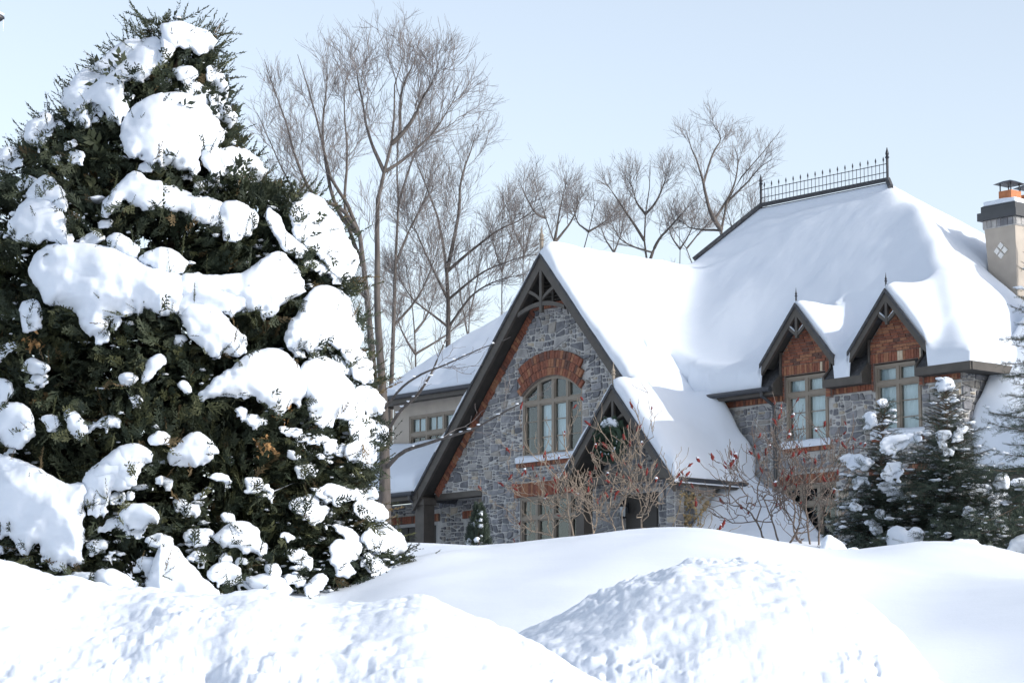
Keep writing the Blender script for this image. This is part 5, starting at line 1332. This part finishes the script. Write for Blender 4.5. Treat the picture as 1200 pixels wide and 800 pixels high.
# coverage grid of the clumps for keeping sprays off them
GX, GY = np.meshgrid(np.arange(-80, 540, 2.0), np.arange(0, 760, 2.0)); COV = np.full(GX.shape, -50.0)
for pl in CL: COV = np.maximum(COV, poly_sdf(GX, GY, np.array(pl)))
def cov(px, py): return COV[np.clip(((py)/2).astype(int), 0, COV.shape[0]-1), np.clip(((px+80)/2).astype(int), 0, COV.shape[1]-1)]
rng = np.random.default_rng(17)
def cedar_points(N, r0, r1, amax):
    py = rng.uniform(22, 722, N*3); wl, wr = interp(py, LW_), interp(py, RW_)
    keep = rng.uniform(0, 330, N*3) < (wl+wr)/2; py = py[keep][:N]; n = len(py); wl, wr = wl[keep][:N], wr[keep][:N]
    a = rng.uniform(-amax, amax, n); rr = rng.uniform(r0, r1, n)
    s = np.sin(a); w_ = np.where(s < 0, wl, wr)
    lump = 1+.07*fbm(a*3.2, py/55, 0, 77, 3)
    px = 190+s*w_*rr*lump; Yd = CYD-np.cos(a)*w_/PXM*.80*rr*lump
    return px, py, Yd, a
V_, Q_, MI_ = [], [], []; off = 0
allp = []
for N, r0, r1, amax, sz, keepcov, tm in ((8400, .87, 1.0, 1.9, (.15, .33), .02, CT_), (7500, .62, .88, 2.2, (.26, .46), .5, CT2_), (6000, .22, .64, 3.14, (.4, .7), 1, CT2_)):
    px, py, Yd, a = cedar_points(N, r0, r1, amax); c = cov(px, py)
    k = (c < 1.5) | (rng.uniform(0, 1, len(px)) < keepcov)
    k &= px > -75
    px, py, Yd, a = px[k], py[k], Yd[k], a[k]
    pos = at(px, py, Yd)
    # boughs: neighbouring sprays lie the same way
    fx = fbm(px/34, py/30, 0, 201, 2); fz = fbm(px/34, py/30, 5, 202, 2); fy = fbm(px/34, py/30, 9, 203, 2)
    d = np.stack([np.sin(a)*.8+.9*fx, -np.cos(a)*.8+.4*fy, .25+.9*fz], 1)+rng.normal(size=(len(a), 3))*.26
    size = rng.uniform(*sz, len(a))*np.clip(sstep(10, 110, py), .45, 1)
    tone = fbm(px/42, py/36, 0, 205, 3)
    v, q, mi = instance(tm, pos, d, size, rng, .6, 4, [.45, .35, .17, .03])
    V_.append(v); Q_.append(q+off); MI_.append(mi); off += len(v)
    if r1 == 1.0: allp.append((px, py, pos))
# feathery tips that break the outline and poke out of the snow
tip_px, tip_py = [], []
for py, n in ((34, 14), (50, 26), (75, 40), (100, 40), (130, 40), (160, 40), (190, 36), (220, 30), (245, 30), (285, 28), (330, 30), (390, 30), (450, 30), (520, 30), (560, 26), (600, 26), (640, 34), (680, 46), (700, 50)):
    for k in range(n):
        y = py+rng.uniform(-16, 16); side = rng.uniform() < (.5 if py < 200 else .12)
        wv = (-interp(y, LW_) if side else interp(y, RW_))*rng.uniform(.9, 1.02)
        tip_px.append(190+wv); tip_py.append(y)
for k in range(46): tip_px.append(205+rng.normal()*26); tip_py.append(rng.uniform(36, 60))
tip_px, tip_py = np.array(tip_px), np.array(tip_py); sg = np.sign(tip_px-190)
pos = at(tip_px, tip_py, CYD+rng.normal(size=len(tip_px))*.25)
d = np.stack([sg*rng.uniform(.1, 1.0, len(sg)), rng.normal(size=len(sg))*.4, rng.uniform(.1, 1.1, len(sg))], 1)
d[tip_py > 600, 2] *= .25
v, q, mi = instance(CT3_, pos, d, rng.uniform(.28, .58, len(sg)), rng, .5, 4, [.42, .22, .28, .08]); V_.append(v); Q_.append(q+off); MI_.append(mi); off += len(v)
# sprigs sticking up through the snow loads
sx, sy = rng.uniform(0, 470, 2600), rng.uniform(30, 690, 2600); cc = cov(sx, sy)
k = ((cc > -1) & (cc < 3) & (rng.uniform(0, 1, 2600) < .7)) | ((cc >= 3) & (rng.uniform(0, 1, 2600) < .035)); sx, sy, cc = sx[k], sy[k], cc[k]
pos = at(sx, sy, csurf(sx, sy)-.20-np.sqrt(np.clip(cc, 0, 30)*26)/PXM*.80)
d = rng.normal(size=(len(sx), 3))*.5+np.array([.1, -.25, .75])
v, q, mi = instance(CT3_, pos, d, rng.uniform(.18, .42, len(sx)), rng, .4, 4, [.42, .3, .22, .06]); V_.append(v); Q_.append(q+off); MI_.append(mi); off += len(v)
# fringe that hangs in front of the lower rim of each load
fx_, fy_ = rng.uniform(-10, 470, 9000), rng.uniform(30, 700, 9000); c1_, c2_ = cov(fx_, fy_), cov(fx_, fy_-7)
k = (c1_ < 2) & (c1_ > -6) & (c2_ > c1_+2.5) & (rng.uniform(0, 1, 9000) < .8); fx_, fy_ = fx_[k], fy_[k]
pos = at(fx_, fy_, csurf(fx_, fy_)-rng.uniform(.12, .36, len(fx_)))
d = np.stack([.45*np.sign(fx_-170)+rng.normal(size=len(fx_))*.5, -.5+rng.normal(size=len(fx_))*.3, rng.normal(size=len(fx_))*.55], 1)
v, q, mi = instance(CT3_+CT_, pos, d, rng.uniform(.16, .34, len(fx_)), rng, .5, 4, [.40, .26, .29, .05]); V_.append(v); Q_.append(q+off); MI_.append(mi); off += len(v)
npmesh('foliage', np.concatenate(V_)-cbase, np.concatenate(Q_), M['cedar'], cedar, False, mi=np.concatenate(MI_), kind='stuff')
# crumbs of snow caught on the sprays
px, py, pos = [np.concatenate(z) for z in zip(*allp)]
wgt = .25+.75*sstep(300, 430, px)+.6*sstep(560, 640, py); wgt = wgt*(cov(px, py) < 1)*(.4+.9*sstep(-.1, .5, fbm(px/28, py/24, 0, 55, 2)))
near_ = cov(px, py); wgt = wgt*(.35+1.6*(near_ > -9))
k = rng.uniform(0, 1, len(px)) < wgt*.42; pp = pos[k]; n = len(pp)
rb = np.exp(rng.normal(size=n)*.5)*.021
v, f = blobs(pp+np.stack([rng.normal(size=n)*.04, -.08+0*rb, rng.normal(size=n)*.03], 1), np.stack([rb*1.7, rb*1.3, rb*.6], 1), rng, .3)
npmesh('snow_crumbs', v-cbase, None, M['snow'], cedar, True, f, kind='stuff')
# dead brown sprigs
for k, (x, y) in enumerate(((312, 524), (40, 400), (330, 480))):
    n = 26; p0 = at(x, y, csurf(np.array(float(x)), np.array(float(y)))-.05); pos = p0+rng.normal(size=(n, 3))*.08
    v, q, mi = instance(CT_, pos, rng.normal(size=(n, 3))+np.array([0, -.5, -.3]), rng.uniform(.06, .12, n), rng, 0, 1); npmesh('dead_sprig', v-cbase, q, M['deadleaf'], cedar, False)

# ================================================================== SPRUCES
def spruce(name, label, apx, apy, bpx, bpy_, Y, halfw_px, seed, n_br=120, snow=120, group='young spruces before the house', cutx=None, leader=0):
    rng = np.random.default_rng(seed); top = at(apx, apy, Y); b = at(bpx, bpy_, Y); gz = float(terrain(b[0], b[1]))-.1
    base = np.array([b[0], b[1], min(gz, b[2])]); T = thing(name, label, 'tree', base, 0, group)
    H = top[2]-base[2]; wmax = halfw_px/FPX*Y
    v, q = tubes(resample(np.array([base, (base+top)/2+rng.normal(size=3)*.03, top+np.array([0, 0, leader])]), 10)[None], np.linspace(.055, .008, 10)[None], 7); npmesh('trunk', v-base, q, M['cedar_bark'], T)
    tt = np.linspace(.05, .985, n_br)**1.0; az = np.arange(n_br)*2.399+rng.normal(size=n_br)*.3
    L = wmax*np.interp(tt, [0, .15, .5, 1], [.92, 1.0, .62, .07])*rng.uniform(.62, 1.15, n_br)
    K = 7; s = np.linspace(0, 1, K); P = np.zeros((n_br, K, 3))
    stem = base+(top-base)*tt[:, None]
    d = np.stack([np.cos(az), np.sin(az), np.zeros(n_br)], 1)
    P = stem[:, None]+d[:, None]*L[:, None, None]*s[None, :, None]
    P[:, :, 2] += (L*(np.interp(tt, [0, .5, 1], [.0, .25, .8])+rng.normal(size=n_br)*.13))[:, None]*s[None]-(.35*L)[:, None]*(s**2)[None]+(.16*L)[:, None]*(s**4)[None]
    v, q = tubes(P, np.linspace(.014, .004, K)[None].repeat(n_br, 0), 4); npmesh('branch', v-base, q, M['cedar_bark'], T, kind='stuff')
    pos, dr, sz = [], [], []
    for i in range(n_br):
        m_ = max(3, int(L[i]/.085))
        for j in range(m_):
            t = (j+.6)/m_; p = P[i, 0]*0; x = t*(K-1); i0 = min(int(x), K-2); p = P[i, i0]*(1-(x-i0))+P[i, i0+1]*(x-i0)
            tan = P[i, i0+1]-P[i, i0]; tan /= np.linalg.norm(tan)+1e-9; side = np.cross(tan, [0, 0, 1]); side /= np.linalg.norm(side)+1e-9
            for sg in (-1, 1):
                a = R(rng.uniform(35, 60)); dd = tan*math.cos(a)+side*sg*math.sin(a)+np.array([0, 0, rng.uniform(-.55, .35)])
                pos.append(p); dr.append(dd); sz.append(max(.11, min(.32, L[i]*.38*(1.1-t*.6)))*rng.uniform(.8, 1.25))
        pos.append(P[i, -2]); dr.append(P[i, -1]-P[i, -2]); sz.append(.16)
    pos, dr, sz = np.array(pos), np.array(dr), np.array(sz)
    v, q, mi = instance(ST_, pos, dr, sz, rng, 0, 2, [.6, .4]); npmesh('needles', v-base, q, M['spruce'], T, False, mi=mi, kind='stuff')
    # snow pads
    k = rng.integers(0, len(pos), snow*3); pr = pos[k]+dr[k]*sz[k][:, None]*.5; rb = np.exp(rng.normal(size=len(k))*.5)*.026; rb = np.minimum(rb, .055)
    v, f = blobs(pr+np.array([0, -.03, .025]), np.stack([rb*1.8, rb*1.8, rb*.6], 1), rng, .25); npmesh('snow_crumbs', v-base, None, M['snow'], T, True, f, kind='stuff')
    return T, base
sprA, baseA = spruce('spruce_tree', 'slender young spruce with snow pads left of the other spruce', 1037, 472, 1026, 668, 53, 74, 61, 200, 120)
sprB, baseB = spruce('spruce_tree', 'taller young spruce with a snow lump near its top before the second dormer', 1108, 446, 1112, 672, 52, 100, 62, 250, 160)
sprC, baseC = spruce('spruce_tree', 'spruce cut off by the right edge of the picture', 1222, 235, 1226, 690, 50, 104, 63, 130, 60)
def pads(T, base, Y, polys, seed, cx, y0, y1, hwp, out=.0, thick=.38):
    def sf(x, y):
        w_ = hwp*np.interp((y1-y)/(y1-y0), [0, .15, .5, 1], [.92, 1.0, .62, .07])+3; s_ = np.clip((x-cx)/w_, -.98, .98)
        return Y-np.sqrt(1-s_*s_)*w_/FPX*Y*.8
    rg = np.random.default_rng(seed); pos_ = []
    for k, pl in enumerate(polys):
        pillow('snow_clump', pl, sf, FPX/Y, T, base, seed+k, thick=thick, step=1.4, rag=3.4, out=out)
        c_ = np.array(pl); m_ = c_.mean(0); n_ = 10+len(pl)*2
        e_ = m_+(c_[rg.integers(0, len(c_), n_)]-m_)*rg.uniform(.75, 1.15, (n_, 1))+rg.normal(size=(n_, 2))*2
        e_ = e_[e_[:, 1] > m_[1]-3]
        pos_.append(at(e_[:, 0], e_[:, 1], sf(e_[:, 0], e_[:, 1])-rg.uniform(.03, .2, len(e_))))
    pos_ = np.concatenate(pos_); d_ = rg.normal(size=pos_.shape)*.5+np.array([0, -.4, .1]); d_[:, 0] += np.sign(pos_[:, 0]-base[0])*.5
    v, q, mi = instance(ST_, pos_, d_, rg.uniform(.12, .26, len(pos_)), rg, 0, 2); npmesh('twig_tips', v-base, q, M['spruce'], T, False, mi=mi, kind='stuff')
z6 = lambda L: [(x/3.333+960, y/3.333+430) for x, y in L]
pads(sprA, baseA, 53, [z6([(232, 148), (250, 132), (270, 140), (266, 158), (240, 160)]), z6([(178, 200), (196, 178), (216, 186), (218, 222), (200, 240), (184, 226)]), z6([(82, 365), (110, 345), (150, 345), (185, 362), (210, 390), (170, 388), (120, 378)]),
    z6([(140, 445), (165, 428), (192, 445), (185, 460), (150, 460)]), z6([(235, 460), (270, 450), (300, 470), (318, 500), (280, 490), (240, 478)]), z6([(185, 605), (215, 595), (240, 640), (232, 660), (200, 630)]), z6([(120, 540), (140, 535), (155, 555), (130, 562)]), z6([(220, 565), (245, 560), (262, 580), (235, 588)])], 300, 1030, 472, 668, 72)
pads(sprB, baseB, 52, [z6([(458, 75), (475, 48), (500, 40), (522, 60), (520, 92), (490, 102), (465, 95)]), z6([(240, 300), (280, 275), (330, 268), (390, 272), (380, 292), (320, 300), (290, 340), (250, 335)]), z6([(250, 400), (270, 372), (315, 375), (330, 410), (290, 435), (258, 420)]),
    z6([(455, 270), (490, 252), (515, 262), (500, 285), (470, 285)]), z6([(520, 250), (560, 232), (590, 240), (560, 268), (530, 272)]), z6([(262, 690), (280, 630), (320, 622), (345, 650), (380, 630), (410, 655), (400, 690), (340, 690), (300, 720), (270, 715)]), z6([(470, 300), (500, 300), (515, 330), (490, 325)]),
    z6([(560, 560), (600, 550), (640, 575), (600, 585)]), z6([(660, 560), (700, 555), (712, 580), (680, 580)]), z6([(660, 515), (710, 495), (750, 510), (740, 525), (690, 520)]), z6([(700, 600), (735, 620), (740, 640), (705, 625)])], 330, 1109, 446, 672, 92)

# ---- low bushes at the right
def low_bush(label, cx, cy, wpx, hpx, Y, seed, clumps, n=900, cat='bush'):
    rng = np.random.default_rng(seed); b = at(cx, cy, Y); b[2] = min(b[2], float(terrain(b[0], b[1])))
    T = thing('evergreen_bush', label, cat, b, 0, 'low bushes beside the spruces')
    a = rng.uniform(0, 6.28, n); rr = rng.uniform(.2, 1, n)**.5; h = rng.uniform(0, 1, n)
    w_ = wpx/FPX*Y; H = hpx/FPX*Y+at(cx, cy, Y)[2]-b[2]
    pos = b+np.stack([np.cos(a)*rr*w_*(1-.55*h), np.sin(a)*rr*w_*.7*(1-.55*h), h*H], 1)
    d = np.stack([np.cos(a), np.sin(a), rng.uniform(-.1, .9, n)], 1)
    v, q, mi = instance(CT_+ST_, pos, d, rng.uniform(.12, .3, n), rng, .3, 2); npmesh('foliage', v-b, q, M['spruce'], T, False, mi=mi, kind='stuff')
    st = np.zeros((9, 5, 3)); az = np.arange(9)*.7
    for i in range(9): st[i] = b+np.stack([np.cos(az[i])*w_*.5*np.linspace(0, 1, 5), np.sin(az[i])*w_*.4*np.linspace(0, 1, 5), H*.8*np.linspace(0, 1, 5)], 1)
    v, q = tubes(st, np.full((9, 5), .012), 4); npmesh('stem', v-b, q, M['cedar_bark'], T, kind='stuff')
    sf = lambda x, y: np.full(np.shape(x), Y-w_*.45)
    for k, pl in enumerate(clumps): pillow('snow_clump', pl, sf, FPX/Y, T, b, seed*7+k, thick=.5, step=1.4, rag=3.0)
    return T
low_bush('dark snow-loaded bush between the taller spruce and the right edge', 1172, 640, 36, 70, 54, 71, [z6([(685, 440), (700, 420), (725, 425), (745, 450), (725, 470), (695, 465)]), z6([(745, 450), (775, 438), (810, 445), (810, 465), (760, 465)]), z6([(560, 470), (620, 465), (680, 475), (660, 490), (590, 490)])], 800)
low_bush('knee-high evergreen half buried in snow at the foot of the taller spruce', 1148, 672, 24, 24, 47, 72, [z6([(520, 690), (550, 675), (600, 678), (640, 700), (630, 730), (580, 725), (540, 740)]), z6([(640, 715), (680, 705), (720, 735), (715, 770), (680, 750)]), z6([(720, 740), (770, 742), (810, 765), (810, 800), (740, 790)])], 420)
low_bush('snow-buried bush at the very right edge behind the lawn bank', 1200, 668, 14, 26, 50, 73, [z6([(725, 740), (745, 700), (780, 668), (830, 650), (850, 740)])], 200)
low_bush('rounded snow-capped shrub at the left foot of the slender spruce', 985, 668, 24, 16, 49, 74, [z6([(2, 735), (10, 690), (35, 658), (65, 672), (88, 710), (85, 735), (40, 745)]), z6([(80, 735), (110, 712), (150, 712), (180, 735), (130, 745)])], 300)

# small columnar evergreen by the garage
rng = np.random.default_rng(81); b = at(561, 655, 66.0); gz = float(terrain(b[0], b[1])); tz = at(562, 595, 66.0)[2]; b[2] = gz
T = thing('columnar_evergreen', 'small dark conical evergreen beside the garage opening', 'bush', b)
n = 800; h = rng.uniform(0, 1, n); a = rng.uniform(0, 6.28, n); rr = .36*(1-h**1.3)*rng.uniform(.5, 1, n)+.02
pos = b+np.stack([np.cos(a)*rr, np.sin(a)*rr, h*(tz-gz)], 1)
v, q, mi = instance(CT_, pos, np.stack([np.cos(a)*.5, np.sin(a)*.5, np.ones(n)], 1), rng.uniform(.11, .22, n), rng, 0, 2); npmesh('foliage', v-b, q, M['spruce'], T, False, mi=mi, kind='stuff')
v, q = tubes(np.array([[b, b+np.array([0, 0, (tz-gz)*.5]), b+np.array([0, 0, tz-gz-.05])]]), np.full((1, 3), .02), 5); npmesh('stem', v-b, q, M['cedar_bark'], T)
k = rng.integers(0, n, 26); rb = rng.uniform(.03, .085, 26); v, f = blobs(pos[k]+np.array([.02, -.06, 0]), np.stack([rb, rb, rb*.9], 1), rng); npmesh('snow_crumbs', v-b, None, M['snow'], T, True, f, kind='stuff')

# ================================================================== SUMACS WITH RED FRUIT
def sumac(label, bases, Y, seed, height, spread, barkm, nfruit, lean=(0, 0)):
    rng = np.random.default_rng(seed); b0 = at(bases[0][0], bases[0][1], Y); b0[2] = float(terrain(b0[0], b0[1]))-.05
    T = thing('sumac_shrub', label, 'shrub', b0, 0, 'bare sumacs with red fruit')
    S = []
    for (px, py, tx, ty) in bases:
        p = at(px, py, Y+rng.uniform(-.4, .4)); p[2] = float(terrain(p[0], p[1]))-.1; e_ = at(tx, ty, Y+rng.uniform(-1.1, .6))
        m1 = p+(e_-p)*.35+np.array([rng.normal()*.15+(e_[0]-p[0])*.18, 0, -.08*(e_[2]-p[2])]); m2 = p+(e_-p)*.7+np.array([rng.normal()*.15, 0, rng.normal()*.1])
        S.append(resample(np.array([p, m1, m2, e_]), 14))
    S = np.array(S); S += np.cumsum(rng.normal(size=S.shape)*.016, axis=1)
    v, q = tubes(S, np.linspace(.024, .012, 14)[None].repeat(len(S), 0), 6); npmesh('stem', v-b0, q, M[barkm], T, kind='stuff')
    A0, RA0 = spawn(S, 5, .35, 1.0, (35, 85), (.7, 1.7), 10, rng, .45, .15, .013, .009, .2)
    A1, R1_ = spawn(A0, 5, .2, 1.0, (30, 80), (.35, 1.0), 9, rng, .75, .17, .0085, .006, .3)
    A2, R2_ = spawn(A1, 2, .3, 1.0, (25, 65), (.2, .5), 6, rng, .8, .16, .007, .0055, .3)
    v, q = joinvq([tubes(A0, RA0, 5), tubes(A1, R1_, 5), tubes(A2, R2_, 4)]); npmesh('branches', v-b0, q, M[barkm], T, kind='stuff')
    tips = np.concatenate([A2[:, -1], A1[:, -1]]); dirs = np.concatenate([A2[:, -1]-A2[:, -2], A1[:, -1]-A1[:, -2]])
    k = rng.permutation(len(tips))[:nfruit]; dirs /= np.linalg.norm(dirs, axis=1, keepdims=True)
    sv, sf = [], []
    for i in k:
        L = rng.uniform(.09, .20); rr = L*rng.uniform(.13, .20); d = dirs[i]+np.array([rng.normal()*.25, 0, .2]); 
        if rng.uniform() < .4: d = np.array([rng.normal()*.5, rng.normal()*.3, -.8 if rng.uniform() < .6 else .9])
        d /= np.linalg.norm(d)
        m_ = MB(); K = 7
        prof = [.25, .8, 1.0, .95, .75, .5, .12]
        m_.tube([tips[i]-b0+d*L*j/(K-1)+rng.normal(size=3)*.006 for j in range(K)], [rr*p*rng.uniform(.75, 1.25) for p in prof], 7)
        m_.build('fruit_spike', M['fruit'], T, True)
        if rng.uniform() < .12: sv.append(tips[i]+d*L*.6+np.array([0, -.01, .02]))
    if sv:
        sv = np.array(sv); rb = rng.uniform(.018, .035, len(sv)); v, f = blobs(sv, np.stack([rb*1.2, rb, rb*.8], 1), rng); npmesh('snow_crumbs', v-b0, None, M['snow'], T, True, f, kind='stuff')
    return T
sumac('pale bare sumac with red fruit before the ground floor window', [(668, 648, 632, 590), (680, 650, 664, 565), (694, 648, 690, 590)], 61, 91, 3, 3, 'sumac', 42)
sumac('pale bare sumac with red fruit spreading before the porch gable', [(738, 648, 739, 545), (741, 648, 762, 585), (734, 650, 712, 590)], 60, 92, 3, 3, 'sumac', 44)
sumac('dark crooked sumac with red fruit before the snowy inner corner', [(905, 658, 862, 592), (910, 655, 898, 585), (918, 655, 938, 580)], 54, 93, 3, 3, 'sumac2', 44)
sumac('brown sumac with red fruit tangled before the main stone wall left of the spruces', [(944, 655, 925, 570), (950, 656, 948, 555), (958, 656, 972, 570)], 56, 94, 3, 3, 'sumac2', 36)

# dry climbing vine at the porch corner
rng = np.random.default_rng(97); b = hw(5.42, .1, G)
T = thing('dry_vine', 'dry straw-coloured vine climbing the porch corner', 'plant', b)
S = []
for k in range(14):
    p = b+np.array([rng.normal()*.15, rng.normal()*.15, 0]); e_ = b+U*rng.normal()*.25+V*rng.uniform(-.5, 1.2)+np.array([0, 0, rng.uniform(1.0, 2.0)])
    S.append(resample(np.array([p, p+(e_-p)*.4+rng.normal(size=3)*.15, p+(e_-p)*.75+rng.normal(size=3)*.2, e_, e_+np.array([rng.normal()*.2, -.05, -.35])]), 12))
S = np.array(S); v, q = tubes(S, np.linspace(.014, .006, 12)[None].repeat(14, 0), 4); npmesh('stem', v-b, q, M['vine'], T, kind='stuff')
A1, R1_ = spawn(S, 7, .3, 1, (30, 80), (.15, .4), 5, rng, -.2, .2, .006, .004); v, q = tubes(A1, R1_, 3); npmesh('twigs', v-b, q, M['vine'], T, kind='stuff')
tp_ = A1[:, 1:].reshape(-1, 3); k = rng.integers(0, len(tp_), 380); rb = rng.uniform(.016, .046, 380)
v, f = blobs(tp_[k]+rng.normal(size=(380, 3))*.04, np.stack([rb, rb*.6, rb], 1), rng, .35); npmesh('dry_leaves', v-b, None, M['vine'], T, False, f, kind='stuff')

# ================================================================== SMALL THINGS
# wreath hung in the porch gable
rng = np.random.default_rng(99); wc = np.array([3.45, PV-.10, 8.98])
T = thing('wreath', 'evergreen wreath capped with snow hanging in the porch gable', 'wreath', hw(wc[0], wc[1], wc[2]-.5), -YAW)
n = 600; a = rng.uniform(0, 6.28, n); b2 = rng.uniform(0, 6.28, n); r_ = .11*np.sqrt(rng.uniform(.4, 1, n))
pos = np.stack([np.cos(a)*(.36+r_*np.cos(b2)), r_*np.sin(b2), np.sin(a)*(.36+r_*np.cos(b2))+.5], 1)
d = np.stack([np.cos(a)*np.cos(b2)-np.sin(a)*.6, np.sin(b2), np.sin(a)*np.cos(b2)+np.cos(a)*.6], 1)
v, q, mi = instance(CT_, pos, d, rng.uniform(.11, .19, n), rng, 0, 1); npmesh('greenery', v, q, M['wreath'], T, False, kind='stuff')
an = np.linspace(0, 2*math.pi, 29); m_ = MB(); m_.tube([(math.cos(t)*.36, 0, math.sin(t)*.36+.5) for t in an], .06, 8, cap=False); m_.build('ring', M['wreath'], T, True)
an = np.linspace(.75, 2.45, 13); m_ = MB(); m_.tube([(math.cos(t)*.41, -.03, math.sin(t)*.42+.53) for t in an], [.02+.10*math.sin(math.pi*j/12)**.6 for j in range(13)], 9); m_.build('snow_cap', M['snow'], T, True)
m_ = MB(); m_.tube([(0, .12, .86), (0, .10, 1.15), (-.03, .14, 1.42)], .008, 5); m_.build('hanging_wire', M['iron'], T)
for k in range(14):
    t = rng.uniform(-2.6, .4); m_ = MB(); p = (math.cos(t)*.36, -.12, math.sin(t)*.36+.5)
    m_.lathe(0, 0, [(.004, -.022), (.02, -.012), (.022, .004), (.004, .022)], 6); o = m_.build('snow_fleck', M['snow'], T, True); o.location = p
# lantern on the porch wall
lw_ = hw(2.72, WV-.08, 7.12)
T = thing('wall_lantern', 'small black wall lantern on the stone wall inside the porch', 'lantern', lw_, -YAW)
m_ = MB(); m_.lathe(0, -.08, [(.05, 0), (.09, .03), (.07, .05)], 6); m_.build('base', M['iron'], T)
m_ = MB(); m_.lathe(0, -.08, [(.06, .05), (.085, .30)], 6); m_.build('glass', M['lampglass'], T)
m_ = MB(); m_.lathe(0, -.08, [(.12, .30), (.11, .33), (.03, .42), (.015, .48)], 6); m_.build('hood', M['iron'], T)
m_ = MB(); m_.tube([(0, -.08, .44), (0, .02, .50), (0, .085, .34)], .012, 6); m_.box(-.05, .05, .05, .085, .15, .4); m_.build('bracket', M['iron'], T)
# heap of cleared snow before the garage
bank('snow_heap', 'low heap of cleared snow before the garage doors', [(440, 668), (470, 664), (490, 657), (510, 652), (535, 651), (560, 655), (580, 664), (600, 672)], 66.5, 2.5, 1.5, 440, 600, 150, 60, .7, 51, G-.4)
# street lamp whose snowy head just enters the picture at the top left
lt = at(-2, 21, 30.0); gz = float(terrain(lt[0]-1.6, 30.0))
T = thing('street_lamp', 'snow-topped dark lamp head poking in at the top left edge', 'street lamp', (lt[0]-1.6, 30.0, gz))
hz_ = lt[2]-gz
m_ = MB(); m_.tube([(0, 0, -.1), (0, 0, hz_*.5), (0, 0, hz_-.15), (.12, 0, hz_+.02), (.5, 0, hz_+.05)], [.09, .07, .055, .045, .04], 10); m_.build('pole', M['iron'], T, True)
m_ = MB(); m_.tube([(.45, 0, hz_+.05), (1.0, 0, hz_+.05), (1.3, 0, hz_+.03), (1.6, 0, hz_), (1.67, 0, hz_-.005)], [.05, .1, .1, .06, .015], 10); m_.build('lamp_head', M['iron'], T, True)
m_ = MB(); m_.tube([(.8, 0, hz_+.14), (1.1, 0, hz_+.15), (1.4, 0, hz_+.12), (1.66, 0, hz_+.035)], [.03, .07, .06, .015], 10); m_.build('snow_cap', M['snow'], T, True)
m_ = MB(); m_.tube([(1.655, 0, hz_-.0), (1.658, 0, hz_-.09), (1.66, 0, hz_-.16)], [.008, .005, .001], 5); m_.build('icicle', M['ice'], T)
